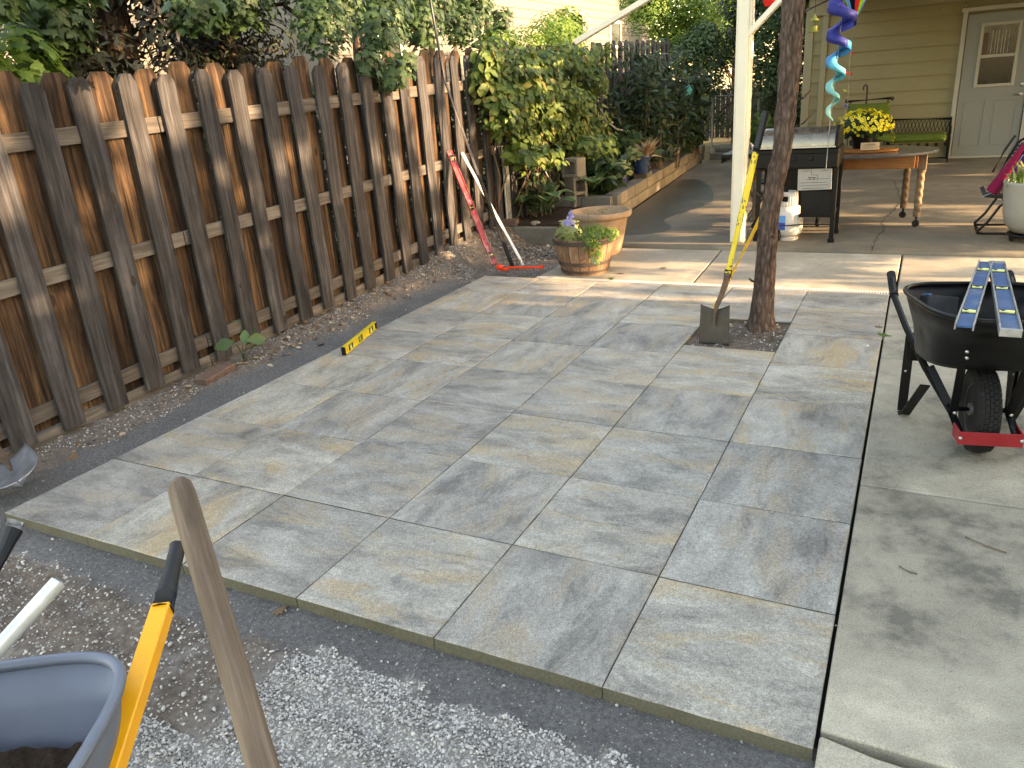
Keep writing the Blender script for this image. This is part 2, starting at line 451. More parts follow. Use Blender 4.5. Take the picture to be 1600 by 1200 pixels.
class MB:
    """collects shapes and links them as one mesh object"""
    def __init__(s): s.v = []; s.f = []; s.mi = []
    def add(s, vs, fs, mi=0):
        o = len(s.v)
        s.v += [tuple(v) for v in vs]
        s.f += [tuple(i + o for i in f) for f in fs]
        s.mi += [mi] * len(fs)
        return s
    def box(s, c, sz, rot=None, ch=0.0, mi=0, taper=1.0):
        """box centred at c; ch = chamfer; rot = Euler tuple (radians) or Matrix"""
        hx, hy, hz = sz[0] / 2, sz[1] / 2, sz[2] / 2
        if rot is None: m = Matrix.Identity(3)
        elif isinstance(rot, Matrix): m = rot
        else: m = Euler(rot).to_matrix()
        c = Vector(c)
        if ch <= 0:
            pts = [(x * (taper if z > 0 else 1), y * (taper if z > 0 else 1), z) for z in (-hz, hz) for x, y in ((-hx, -hy), (hx, -hy), (hx, hy), (-hx, hy))]
            fs = [(0, 3, 2, 1), (4, 5, 6, 7), (0, 1, 5, 4), (1, 2, 6, 5), (2, 3, 7, 6), (3, 0, 4, 7)]
            return s.add([c + m @ Vector(p) for p in pts], fs, mi)
        pts = []; idx = {}
        for sx in (-1, 1):
            for sy in (-1, 1):
                for sz_ in (-1, 1):
                    for a in range(3):
                        p = [sx * (hx - ch), sy * (hy - ch), sz_ * (hz - ch)]
                        p[a] = (sx * hx, sy * hy, sz_ * hz)[a]
                        idx[(sx, sy, sz_, a)] = len(pts); pts.append(p)
        fs = []
        for a in range(3):
            for sg in (-1, 1):
                o = [i for i in range(3) if i != a]
                q = []
                for p, r in ((-1, -1), (1, -1), (1, 1), (-1, 1)):
                    k = [0, 0, 0]; k[a] = sg; k[o[0]] = p; k[o[1]] = r
                    q.append(idx[(k[0], k[1], k[2], a)])
                flip = (sg < 0) != (a == 1)
                fs.append(tuple(q[::-1]) if flip else tuple(q))
        for a in range(3):           # edges along axis a
            o = [i for i in range(3) if i != a]
            for p in (-1, 1):
                for r in (-1, 1):
                    q = []
                    for sg, ax in ((-1, o[0]), (1, o[0]), (1, o[1]), (-1, o[1])):
                        k = [0, 0, 0]; k[a] = sg; k[o[0]] = p; k[o[1]] = r
                        q.append(idx[(k[0], k[1], k[2], ax)])
                    fs.append(tuple(q))
        for sx in (-1, 1):
            for sy in (-1, 1):
                for sz_ in (-1, 1):
                    fs.append((idx[(sx, sy, sz_, 0)], idx[(sx, sy, sz_, 1)], idx[(sx, sy, sz_, 2)]))
        return s.add([c + m @ Vector(p) for p in pts], fs, mi)
    def bar(s, a, b, w, h, up=(0, 0, 1), ch=0.0, mi=0):
        a = Vector(a); b = Vector(b); d = b - a
        x, y, z = frame_from(d, Vector(up))
        m = Matrix((x, y, z)).transposed()
        return s.box((a + b) / 2, (w, h, d.length), m, ch, mi)
    def tube(s, pts, r, seg=8, cap=True, mi=0, sq=1.0):
        pts = [Vector(p) for p in pts]
        n = len(pts)
        if not hasattr(r, '__len__'): r = [r] * n
        vs = []; fs = []
        ref = None
        for i, p in enumerate(pts):
            d = (pts[min(i + 1, n - 1)] - pts[max(i - 1, 0)])
            if d.length < 1e-9: d = Vector((0, 0, 1))
            d.normalize()
            if ref is None:
                x, y, _ = frame_from(d)
            else:
                x = (ref - d * ref.dot(d))
                if x.length < 1e-6: x = frame_from(d)[0]
                x.normalize(); y = d.cross(x)
            ref = x
            for k in range(seg):
                a = 2 * math.pi * k / seg
                vs.append(p + (x * math.cos(a) + y * math.sin(a) * sq) * r[i])
        for i in range(n - 1):
            for k in range(seg):
                a = i * seg + k; b = i * seg + (k + 1) % seg
                fs.append((a, b, b + seg, a + seg))
        if cap:
            fs.append(tuple(range(seg))[::-1]); fs.append(tuple((n - 1) * seg + k for k in range(seg)))
        return s.add(vs, fs, mi)
    def lathe(s, prof, c=(0, 0, 0), seg=24, axis=None, mi=0, sx=1, sy=1):
        c = Vector(c)
        m = Matrix.Identity(3)
        if axis is not None:
            x, y, z = frame_from(Vector(axis)); m = Matrix((x, y, z)).transposed()
        vs = []; fs = []
        for r, z in prof:
            for k in range(seg):
                a = 2 * math.pi * k / seg
                vs.append(c + m @ Vector((r * math.cos(a) * sx, r * math.sin(a) * sy, z)))
        for i in range(len(prof) - 1):
            for k in range(seg):
                a = i * seg + k; b = i * seg + (k + 1) % seg
                fs.append((a, b, b + seg, a + seg))
        if prof[0][0] > 1e-5: fs.append(tuple(range(seg))[::-1])
        if prof[-1][0] > 1e-5: fs.append(tuple((len(prof) - 1) * seg + k for k in range(seg)))
        return s.add(vs, fs, mi)
    def ball(s, c, r, seg=12, rings=8, mi=0, sc=(1, 1, 1)):
        prof = []
        for i in range(rings + 1):
            a = math.pi * i / rings - math.pi / 2
            prof.append((max(math.cos(a) * r, 1e-4), math.sin(a) * r * sc[2]))
        return s.lathe(prof, c, seg, None, mi, sc[0], sc[1])
    def extr(s, outline, thick, origin, ex, ey, mi=0):
        """flat outline (list of 2d) in plane ex,ey, thickness along ex x ey"""
        o = Vector(origin); ex = Vector(ex); ey = Vector(ey); n = ex.cross(ey).normalized()
        a = [o + ex * p[0] + ey * p[1] for p in outline]
        b = [q + n * thick for q in a]
        k = len(outline)
        fs = [tuple(range(k))[::-1], tuple(range(k, 2 * k))]
        fs += [(i, (i + 1) % k, (i + 1) % k + k, i + k) for i in range(k)]
        return s.add(a + b, fs, mi)
    def grid(s, fn, nu, nv, mi=0):
        vs = [fn(i / nu, j / nv) for j in range(nv + 1) for i in range(nu + 1)]
        fs = [(j * (nu + 1) + i, j * (nu + 1) + i + 1, (j + 1) * (nu + 1) + i + 1, (j + 1) * (nu + 1) + i) for j in range(nv) for i in range(nu)]
        return s.add(vs, fs, mi)
    def build(s, name, mat, parent=None, smooth=False, bevel=0.0, angle=40, sub=0, solid=0.0):
        me = bpy.data.meshes.new(name)
        vs = s.v
        if parent is not None:
            inv = wmat(parent).inverted()
            vs = [tuple(inv @ Vector(v)) for v in vs]
        me.from_pydata(vs, [], s.f)
        mats = mat if isinstance(mat, (list, tuple)) else [mat]
        for m_ in mats: me.materials.append(M[m_])
        if len(mats) > 1: me.polygons.foreach_set('material_index', s.mi)
        if smooth:
            me.shade_smooth()
            if angle: me.set_sharp_from_angle(angle=R(angle))
        me.update()
        o = bpy.data.objects.new(name, me)
        COL.objects.link(o)
        if parent is not None: o.parent = parent
        if solid:
            md = o.modifiers.new('solid', 'SOLIDIFY'); md.thickness = solid; md.offset = 0
        if bevel > 0:
            md = o.modifiers.new('bevel', 'BEVEL'); md.width = bevel; md.segments = 2; md.limit_method = 'ANGLE'; md.angle_limit = R(35)
        if sub:
            md = o.modifiers.new('sub', 'SUBSURF'); md.levels = sub; md.render_levels = sub
        return o

def wmat(o):
    m = Matrix.LocRotScale(o.location, o.rotation_euler, o.scale)
    return (wmat(o.parent) @ m) if o.parent else m

def tag(o, label=None, cat=None, group=None, kind=None):
    if label: o['label'] = label
    if cat: o['category'] = cat
    if group: o['group'] = group
    if kind: o['kind'] = kind
    return o

def thing(name, label, cat, loc=(0, 0, 0), rotz=0.0, group=None):
    o = bpy.data.objects.new(name, None)
    o.empty_display_size = 0.1
    COL.objects.link(o)
    o.location = loc; o.rotation_euler = (0, 0, rotz)
    return tag(o, label, cat, group)

def link_piece(name, me, parent, loc, rot=(0, 0, 0), scale=(1, 1, 1)):
    o = bpy.data.objects.new(name, me)
    COL.objects.link(o)
    m = Matrix.LocRotScale(Vector(loc), Euler(rot), Vector(scale))
    if parent is not None:
        o.parent = parent
        m = wmat(parent).inverted() @ m
    o.location, q, o.scale = m.decompose()
    o.rotation_euler = q.to_euler()
    return o

def mesh_np(name, V, F, mat, parent=None, kind=None, attr=None, smooth=False):
    """V (n,3) array, F (m,k) array of equal-size faces"""
    me = bpy.data.meshes.new(name)
    m, k = F.shape
    if parent is not None:
        inv = np.array(wmat(parent).inverted())
        V = V @ inv[:3, :3].T + inv[:3, 3]
    me.vertices.add(len(V)); me.vertices.foreach_set('co', np.ascontiguousarray(V, dtype=np.float32).ravel())
    me.loops.add(m * k); me.loops.foreach_set('vertex_index', np.ascontiguousarray(F, dtype=np.int32).ravel())
    me.polygons.add(m)
    me.polygons.foreach_set('loop_start', np.arange(m, dtype=np.int32) * k)
    me.polygons.foreach_set('loop_total', np.full(m, k, dtype=np.int32))
    if smooth: me.polygons.foreach_set('use_smooth', np.ones(m, dtype=bool))
    me.update(calc_edges=True)
    me.materials.append(M[mat])
    if attr is not None:
        a = me.color_attributes.new('zone', 'FLOAT_COLOR', 'POINT')
        a.data.foreach_set('color', np.ascontiguousarray(attr, dtype=np.float32).ravel())
    o = bpy.data.objects.new(name, me)
    COL.objects.link(o)
    if parent is not None: o.parent = parent
    if kind: o['kind'] = kind
    return o

# value noise in numpy (2d), about uniform 0..1
def vnoise(x, y, seed=0):
    xi = np.floor(x).astype(np.int64); yi = np.floor(y).astype(np.int64)
    xf = x - xi; yf = y - yi
    def h(a, b):
        n = (a * 374761393 + b * 668265263 + seed * 1442695041) & 0xffffffff
        n = ((n ^ (n >> 13)) * 1274126177) & 0xffffffff
        n = n ^ (n >> 16)
        return (n & 0xffff) / 65535.0
    u = xf * xf * (3 - 2 * xf); v = yf * yf * (3 - 2 * yf)
    return (h(xi, yi) * (1 - u) + h(xi + 1, yi) * u) * (1 - v) + (h(xi, yi + 1) * (1 - u) + h(xi + 1, yi + 1) * u) * v
def fnoise(x, y, seed=0, oct=4):
    t = 0; a = 0.5; n = 0
    for i in range(oct):
        t = t + a * vnoise(x * 2 ** i, y * 2 ** i, seed + i); n += a; a *= 0.5
    return t / n
def sstep(a, b, x):
    t = np.clip((x - a) / (b - a), 0, 1); return t * t * (3 - 2 * t)

# ------------------------------------------------------------------ leaves
def leaf_shape(kind):
    """returns verts (n,3) in unit leaf space (y along the leaf, 0..1), faces of 3"""
    if kind == 'ovate':
        V = [(0, 0, 0), (0.24, 0.28, 0.05), (0.30, 0.5, 0.06), (0.16, 0.8, 0.02), (0, 1, -0.08), (-0.16, 0.8, 0.02), (-0.30, 0.5, 0.06), (-0.24, 0.28, 0.05), (0, 0.45, 0)]
        F = [(8, i, (i + 1) % 8) for i in range(8)]
    elif kind == 'maple':
        P = [(0, 0), (0.22, 0.10), (0.46, 0.02), (0.36, 0.24), (0.56, 0.48), (0.26, 0.46), (0.22, 0.70), (0, 1.0),
             (-0.22, 0.70), (-0.26, 0.46), (-0.56, 0.48), (-0.36, 0.24), (-0.46, 0.02), (-0.22, 0.10)]
        V = [(x, y, -0.12 * abs(x) - 0.14 * y * y) for x, y in P] + [(0, 0.34, 0.03)]
        F = [(14, i, (i + 1) % 14) for i in range(14)]
    elif kind == 'quad':
        V = [(0, 0, 0), (0.32, 0.5, 0.05), (0, 1, -0.05), (-0.32, 0.5, 0.05)]
        F = [(0, 1, 2), (0, 2, 3)]
    elif kind == 'blade':
        V = [(-0.05, 0, 0), (0.05, 0, 0), (0.045, 0.5, 0.12), (-0.045, 0.5, 0.12), (0, 1, 0.0)]
        F = [(0, 1, 2), (0, 2, 3), (3, 2, 4)]
    elif kind == 'lance':
        V = [(0, 0, 0), (0.13, 0.3, 0.04), (0.12, 0.62, 0.02), (0, 1, -0.12), (-0.12, 0.62, 0.02), (-0.13, 0.3, 0.04)]
        F = [(0, 1, 5), (1, 2, 4), (1, 4, 5), (2, 3, 4)]
    elif kind == 'petal':
        V = [(0, 0, 0)] + [(math.cos(i * math.pi / 5) * 0.5, math.sin(i * math.pi / 5) * 0.5, 0.12) for i in range(10)]
        F = [(0, i + 1, (i + 1) % 10 + 1) for i in range(10)]
    return np.array(V, float), np.array(F, int)

def leaves(name, P, size, mat, kind='ovate', parent=None, up=0.5, face=None, droop=0.3, seed=1, stuff=False, dirs=None):
    """one mesh of leaves at points P. up: how much normals lean upwards; face: extra direction they lean to"""
    g = np.random.default_rng(seed)
    P = np.asarray(P, float); n = len(P)
    if not hasattr(size, '__len__'): size = size * g.uniform(0.65, 1.25, n)
    size = np.asarray(size, float)
    N = g.normal(size=(n, 3)); N /= np.linalg.norm(N, axis=1)[:, None]
    N[:, 2] = np.abs(N[:, 2]) * 0.6 + up
    if face is not None: N += np.array(face)
    N /= np.linalg.norm(N, axis=1)[:, None]
    D = g.normal(size=(n, 3)) if dirs is None else np.asarray(dirs, float) + g.normal(size=(n, 3)) * 0.15
    D[:, 2] -= droop
    D -= N * (D * N).sum(1)[:, None]; D /= np.linalg.norm(D, axis=1)[:, None] + 1e-9
    X = np.cross(D, N)
    V, F = leaf_shape(kind)
    W = (P[:, None, :] + size[:, None, None] * (V[None, :, 0:1] * X[:, None, :] + V[None, :, 1:2] * D[:, None, :] + V[None, :, 2:3] * N[:, None, :]))
    k = len(V)
    FF = (F[None] + (np.arange(n) * k)[:, None, None]).reshape(-1, 3)
    return mesh_np(name, W.reshape(-1, 3), FF, mat, parent, 'stuff' if stuff else None)

def cloud(centers, radii, n, seed=1, shell=0.5):
    g = np.random.default_rng(seed)
    C = np.array(centers, float); Rr = np.array(radii, float)
    if Rr.ndim == 1: Rr = np.stack([Rr] * 3, 1)
    w = Rr.prod(1) ** 0.75; w /= w.sum()
    i = g.choice(len(C), n, p=w)
    d = g.normal(size=(n, 3)); d /= np.linalg.norm(d, axis=1)[:, None]
    r = g.uniform(0, 1, n) ** (1 / (3 + 3 * shell))
    return C[i] + d * r[:, None] * Rr[i]

def limb(mb, a, b, r0, r1, n=6, wob=0.06, seed=0, seg=8, sag=0.0):
    a = Vector(a); b = Vector(b); g = random.Random(seed)
    L = (b - a).length
    pts = []; rs = []
    for i in range(n + 1):
        t = i / n
        p = a.lerp(b, t) + Vector((g.uniform(-1, 1), g.uniform(-1, 1), g.uniform(-1, 1))) * wob * L * (0.3 + t) * (0 if i == 0 else 1)
        p.z -= sag * math.sin(t * math.pi * 0.5) ** 2
        pts.append(p); rs.append(r0 + (r1 - r0) * t)
    mb.tube(pts, rs, seg)
    return pts

# ================================================================== SETTING
# far ground sheet
tag(MB().add([(-60, -40, -0.16), (60, -40, -0.16), (60, 90, -0.16), (-60, 90, -0.16)], [(0, 1, 2, 3)]).build('ground', 'yard_ground'), kind='structure')

T = 0.61
# bed of dirt, sand and gravel around the pavers
nx, ny = 236, 560
gx = np.linspace(-4.72, 0.012, nx); gy = np.linspace(-4.6, 6.56, ny)
X, Y = np.meshgrid(gx, gy)
n1 = fnoise(X * 3, Y * 3, 3); n2 = fnoise(X * 14, Y * 14, 9); n3 = fnoise(X * 1.3, Y * 1.3, 5)
fz = -0.055 + 0.036 * np.clip(Y - 1.0, 0, 8)               # height of the soil at the fence
tt = sstep(-3.85, -4.35, X + (n1 - 0.5) * 0.35)
Z = -0.052 * (1 - tt) + fz * tt
Z += (n2 - 0.5) * (0.012 + 0.03 * tt) + (n1 - 0.5) * 0.035 * np.maximum(tt, sstep(0.0, -0.25, Y))
under = (X > -3.6) & (Y > 0.06) & (Y < 4.9)
Z = np.where(under, -0.075, Z)
# the ground falls away a little in front, with shallow ridges left by the rake
fr = sstep(0.02, -0.35, Y) * (X > -3.9)
Z += fr * (-0.012 + 0.012 * np.sin((Y * 38 + n3 * 9 + X * 4)) * 0.35)
# notch of dirt behind the paver corner, mounded against the fence
nt = sstep(4.7, 5.4, Y)
Z += nt * (0.05 * n1 - 0.01) * (X < -3.1) + 0.05 * nt * sstep(-3.9, -4.3, X)
Z = np.where((Y > 4.93) & (X > -3.12), -0.09, Z)
hole = (X > -1.26) & (X < -0.57) & (Y > 3.2) & (Y < 3.96)
Z = np.where(hole, -0.028 + (n2 - 0.5) * 0.03 + 0.035 * np.exp(-((X + 0.79) ** 2 + (Y - 3.75) ** 2) / 0.03), Z)
edge = -0.16 - 0.10 * (fnoise(X * 2.2, Y * 0 + 3, 21) - 0.2) - 0.05 * sstep(-2.0, 0, X)
sand_front = sstep(0.0, 0.05, Y - (edge + (n2 - 0.5) * 0.10))
sand_left = sstep(-4.12, -4.0, X + (n1 - 0.5) * 0.32) * (Y < 4.75)
dirtpatch = sstep(0.24, 0.42, fnoise(X * 1.7 + 3, Y * 2.4, 31)) * sstep(-1.45, -1.9, X) * sstep(-0.12, -0.2, Y) * (Y > -0.62)
sand = np.where(Y < 0.05, sand_front * (X > -3.7) + (X <= -3.7) * sand_left * sand_front, sand_left)
grav = np.where(Y < 0.05, (1 - sand_front) * (1 - dirtpatch * 0.95), 0.15 * (1 - sand_left))
sand = np.where(hole, 0, sand); grav = np.where(hole, 0.0, grav)
V = np.stack([X.ravel(), Y.ravel(), Z.ravel()], 1)
ii = np.arange(nx * ny).reshape(ny, nx)
F = np.stack([ii[:-1, :-1], ii[:-1, 1:], ii[1:, 1:], ii[1:, :-1]], -1).reshape(-1, 4)
att = np.stack([sand.ravel(), grav.ravel(), sand.ravel() * 0, sand.ravel() * 0 + 1], 1)
mesh_np('soil', V, F, 'ground_bed', None, 'structure', att, smooth=True)
def soil_z(x, y):
    i = int(np.clip((x - gx[0]) / (gx[1] - gx[0]), 0, nx - 1)); j = int(np.clip((y - gy[0]) / (gy[1] - gy[0]), 0, ny - 1))
    return float(Z[j, i])
def soil_zv(x, y):
    i = np.clip((x - gx[0]) / (gx[1] - gx[0]), 0, nx - 1).astype(int); j = np.clip((y - gy[0]) / (gy[1] - gy[0]), 0, ny - 1).astype(int)
    return Z[j, i], grav[j, i], sand[j, i]

# loose stones: one convex lump per stone
def stones(name, P, size, mat, seed, flat=0.65, kind='stuff', parent=None):
    g = np.random.default_rng(seed)
    ph = (1 + 5 ** 0.5) / 2
    ico = np.array([(-1, ph, 0), (1, ph, 0), (-1, -ph, 0), (1, -ph, 0), (0, -1, ph), (0, 1, ph), (0, -1, -ph), (0, 1, -ph), (ph, 0, -1), (ph, 0, 1), (-ph, 0, -1), (-ph, 0, 1)], float) / 1.9
    fc = np.array([(0, 11, 5), (0, 5, 1), (0, 1, 7), (0, 7, 10), (0, 10, 11), (1, 5, 9), (5, 11, 4), (11, 10, 2), (10, 7, 6), (7, 1, 8), (3, 9, 4), (3, 4, 2), (3, 2, 6), (3, 6, 8), (3, 8, 9), (4, 9, 5), (2, 4, 11), (6, 2, 10), (8, 6, 7), (9, 8, 1)])
    n = len(P)
    W = ico[None] * g.uniform(0.62, 1.25, (n, 12, 1))
    W = W * np.stack([g.uniform(0.8, 1.35, n), g.uniform(0.6, 1.0, n), g.uniform(0.4, flat + 0.2, n)], 1)[:, None, :]
    q = g.normal(size=(n, 4)); q[:, 0] += 0.8; q[:, 1:3] *= 0.35; q /= np.linalg.norm(q, axis=1)[:, None]
    w, x, y, z = q.T
    Rm = np.stack([np.stack([1 - 2 * (y * y + z * z), 2 * (x * y - z * w), 2 * (x * z + y * w)], -1),
                   np.stack([2 * (x * y + z * w), 1 - 2 * (x * x + z * z), 2 * (y * z - x * w)], -1),
                   np.stack([2 * (x * z - y * w), 2 * (y * z + x * w), 1 - 2 * (x * x + y * y)], -1)], 1)
    W = np.einsum('nij,nkj->nki', Rm, W) * size[:, None, None] + P[:, None, :]
    FF = (fc[None] + (np.arange(n) * 12)[:, None, None]).reshape(-1, 3)
    return mesh_np(name, W.reshape(-1, 3), FF, mat, parent, kind)

n = 105000
px_ = rng.uniform(-4.3, 0.45, n); py_ = rng.uniform(-1.15, 0.03, n) ** 1.0
vis = px_ < 0.0
px_, py_ = px_[vis], py_[vis]
z_, g_, s_ = soil_zv(px_, py_)
pr_ = np.where(g_ > 0.5, 1.0, np.where(s_ > 0.6, 0.006, 0.10))
keep = rng.uniform(0, 1, len(px_)) < pr_
px_, py_, z_ = px_[keep], py_[keep], z_[keep]
sz_ = rng.uniform(0.003, 0.0073, len(px_)) * np.where(rng.uniform(0, 1, len(px_)) < 0.06, 1.5, 1)
tag(stones('gravel', np.stack([px_, py_, z_ + sz_ * 0.35], 1), sz_, 'gravel_stone', 5), kind='stuff')
n = 7000
a_ = rng.uniform(-4.4, -3.7, n); b_ = rng.uniform(-0.5, 6.45, n)
c_ = rng.uniform(-4.35, -3.15, 2600); d_ = rng.uniform(4.95, 6.5, 2600)
px_ = np.concatenate([a_, c_]); py_ = np.concatenate([b_, d_])
z_, g_, s_ = soil_zv(px_, py_)
keep = rng.uniform(0, 1, len(px_)) < np.where(s_ > 0.5, 0.02, 0.7) * (fnoise(px_ * 4, py_ * 4, 8) > 0.38)
px_, py_, z_ = px_[keep], py_[keep], z_[keep]
sz_ = rng.uniform(0.002, 0.008, len(px_))
tag(stones('pebbles', np.stack([px_, py_, z_ + sz_ * 0.3], 1), sz_, 'gravel_stone', 6), kind='stuff')
n = 130
hx = rng.uniform(-1.2, -0.63, n); hy = rng.uniform(3.27, 3.89, n)
z_, _, _ = soil_zv(hx, hy)
tag(stones('pebbles', np.stack([hx, hy, z_ + 0.003], 1), rng.uniform(0.003, 0.012, n), 'gravel_stone', 8), kind='stuff')

# ------------------------------------------------------------------ pavers
patio = bpy.data.objects.new('paver_patio', None); COL.objects.link(patio)
tag(patio, kind='structure')
def paver_mesh(w, d, seed):
    """chamfered slab, top at z=0, lightly waved edge"""
    h = 0.062; c = 0.004
    g = random.Random(seed)
    hx, hy = w / 2, d / 2
    k = 10
    ring = []
    for (x0, y0, x1, y1) in ((-hx, -hy, hx, -hy), (hx, -hy, hx, hy), (hx, hy, -hx, hy), (-hx, hy, -hx, -hy)):
        for i in range(k): ring.append((x0 + (x1 - x0) * i / k, y0 + (y1 - y0) * i / k))
    n_ = len(ring)
    vs = []
    for lv in range(4):
        for (x, y) in ring:
            j = g.uniform(-0.0008, 0.0008)
            f = {0: 1.0, 1: 1.0, 2: 1 - c / max(hx, hy), 3: 1 - 3 * c / max(hx, hy)}[lv]
            z = {0: -h, 1: -c + j, 2: 0.0 + j * 0.6 - 0.0006, 3: 0.0}[lv]
            vs.append((x * f + j, y * f + j, z))
    fs = []
    for lv in range(3):
        for i in range(n_):
            a = lv * n_ + i; b = lv * n_ + (i + 1) % n_
            fs.append((a, b, b + n_, a + n_))
    fs.append(tuple(3 * n_ + i for i in range(n_)))
    fs.append(tuple(range(n_))[::-1])
    me = bpy.data.meshes.new('paver')
    me.from_pydata(vs, [], fs)
    me.materials.append(M['paver']); me.materials.append(M['paver_side'])
    mi = [1 if k_ < n_ or k_ == len(fs) - 1 else 0 for k_ in range(len(fs))]
    me.polygons.foreach_set('material_index', mi)
    me.shade_smooth(); me.set_sharp_from_angle(angle=R(50))
    return me
G = 0.0035
cols = [(-T * (i + 1) + G / 2, -T * i - G / 2) for i in range(6)]
pm = [paver_mesh(T - G, T - G, s) for s in range(3)]
g = random.Random(4)
for j in range(7):
    for i in range(6):
        x0, x1 = cols[i]; y0, y1 = j * T + G / 2, (j + 1) * T - G / 2
        if i == 1 and j in (5, 6): continue
        turn = g.choice((0, 2)) * math.pi / 2 if g.random() < 0.62 else math.pi / 2
        link_piece('paver', g.choice(pm), patio, ((x0 + x1) / 2 + g.uniform(-.0008, .0008), (y0 + y1) / 2 + g.uniform(-.0008, .0008), g.uniform(-0.0012, 0.0012)),
                   (g.uniform(-.0012, .0012), g.uniform(-.0012, .0012), turn + g.uniform(-.0015, .0015)))
def cut_paver(x0, x1, y0, y1, sd):
    link_piece('paver', paver_mesh(x1 - x0, y1 - y0, sd), patio, ((x0 + x1) / 2, (y0 + y1) / 2, g.uniform(-0.001, 0.001)))
x0, x1 = cols[1]
cut_paver(x0, x1, 5 * T + G / 2, 3.245, 20)
cut_paver(x0, x1, 3.925, 7 * T - G / 2, 21)
for i in range(6):
    cut_paver(cols[i][0], cols[i][1], 7 * T + G / 2, 4.845 + 0.004 * i, 30 + i)

# channel drain
dr = thing('channel_drain', 'long pale slotted drain channel between the new pavers and the tan concrete', 'drain', (-1.55, 4.893, 0))
mb = MB()
for k in range(156):
    x = -3.1 + k * 0.02
    mb.box((x + 0.004, 4.893, -0.004), (0.009, 0.056, 0.008))
mb.build('grate_bars', 'grating', dr)['kind'] = 'stuff'
MB().box((-1.55, 4.863, -0.006), (3.12, 0.008, 0.012)).box((-1.55, 4.925, -0.006), (3.12, 0.008, 0.012)).build('edge_rail', 'grating', dr)
MB().box((-1.55, 4.893, -0.035), (3.12, 0.052, 0.04)).build('trough', 'slot_dark', dr)

# ------------------------------------------------------------------ concrete
def slab(name, pts, top, mat, th=0.12, bevel=0.008, wob=0.0):
    o = MB()
    o.extr(pts, th, (0, 0, top - th), (1, 0, 0), (0, 1, 0))
    ob = o.build(name, mat, None, smooth=True, bevel=bevel)
    return tag(ob, kind='structure')
g6 = 0.006
slab('concrete_path', [(0.010, 0.075), (4.5, 0.02), (4.5, 1.545), (0.010, 1.565)], 0.0, 'concrete')
slab('concrete_path', [(0.010, 1.575), (4.5, 1.555), (4.5, 3.285), (0.010, 3.295)], 0.0, 'concrete')
slab('concrete_path', [(0.010, 3.305), (4.5, 3.295), (4.5, 4.90), (0.010, 4.90)], 0.0, 'concrete')
slab('concrete_path', [(0.05, 4.906), (4.5, 4.906), (4.5, 6.33), (0.06, 6.33)], -0.001, 'concrete_tan')
slab('concrete_path', [(0.010, -2.4), (4.5, -2.4), (4.5, -0.03), (0.35, 0.02), (0.15, 0.03), (0.010, 0.055)], 0.0, 'concrete')
slab('concrete_path', [(-3.1, 4.932), (-1.59, 4.932), (-1.645, 6.33), (-3.06, 6.33)], 0.0, 'concrete_tan')
slab('concrete_path', [(-1.575, 4.932), (0.035, 4.932), (0.045, 6.33), (-1.63, 6.33)], 0.0, 'concrete_tan')
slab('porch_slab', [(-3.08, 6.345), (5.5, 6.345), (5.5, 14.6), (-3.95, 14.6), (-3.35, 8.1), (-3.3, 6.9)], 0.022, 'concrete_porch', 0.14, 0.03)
# seams under the joints
tag(MB().box((-1.0, 5.6, -0.08), (12, 1.6, 0.05)).box((2.2, 1.2, -0.09), (4.7, 7.4, 0.05)).build('seam_bed', 'slot_dark'), kind='structure')
# damp patch and cracks on the porch floor
pts = [(-2.99, 6.95), (-2.80, 6.99), (-2.62, 7.03), (-2.50, 7.16), (-2.47, 7.38), (-2.53, 7.6), (-2.66, 7.78), (-2.74, 8.0), (-2.7, 8.3), (-2.55, 8.8), (-2.45, 9.4), (-2.6, 10.2),
       (-2.9, 11.2), (-3.3, 12.0), (-3.66, 12.0), (-3.53, 10.5), (-3.43, 9.2), (-3.34, 8.2), (-3.3, 7.6), (-3.24, 7.1)]
tag(MB().add([(x, y, 0.026) for x, y in pts], [tuple(range(len(pts)))]).build('wet_patch', 'wet_concrete'), kind='structure')
def crack(path, w, z, seed):
    g = random.Random(seed); mb = MB(); L = []
    for a, b in zip(path[:-1], path[1:]):
        n_ = max(2, int(math.dist(a, b) / 0.05))
        for i in range(n_):
            t = i / n_
            L.append((a[0] + (b[0] - a[0]) * t + g.uniform(-.018, .018), a[1] + (b[1] - a[1]) * t + g.uniform(-.01, .01)))
    L.append(path[-1])
    vs = []
    for i, p in enumerate(L):
        ww = w * g.uniform(0.4, 1.3) * (1 if 0 < i < len(L) - 1 else 0.1)
        q = L[min(i + 1, len(L) - 1)]; o = L[max(i - 1, 0)]
        d = Vector((q[0] - o[0], q[1] - o[1], 0)).normalized(); nn = Vector((-d.y, d.x, 0))
        vs += [(p[0] + nn.x * ww, p[1] + nn.y * ww, z), (p[0] - nn.x * ww, p[1] - nn.y * ww, z)]
    mb.add(vs, [(2 * i, 2 * i + 1, 2 * i + 3, 2 * i + 2) for i in range(len(L) - 1)])
    o = mb.build('crack', 'crack_dark'); return tag(o, kind='structure')
crack([(-0.22, 6.36), (-0.21, 6.85), (-0.16, 7.48), (-0.2, 7.94), (-0.13, 8.59), (-0.04, 9.42)], 0.006, 0.026, 1)
crack([(-0.04, 9.42), (-0.12, 10.44), (-0.2, 11.45)], 0.006, 0.026, 2)
crack([(-0.04, 9.42), (0.5, 9.1)], 0.005, 0.026, 3)

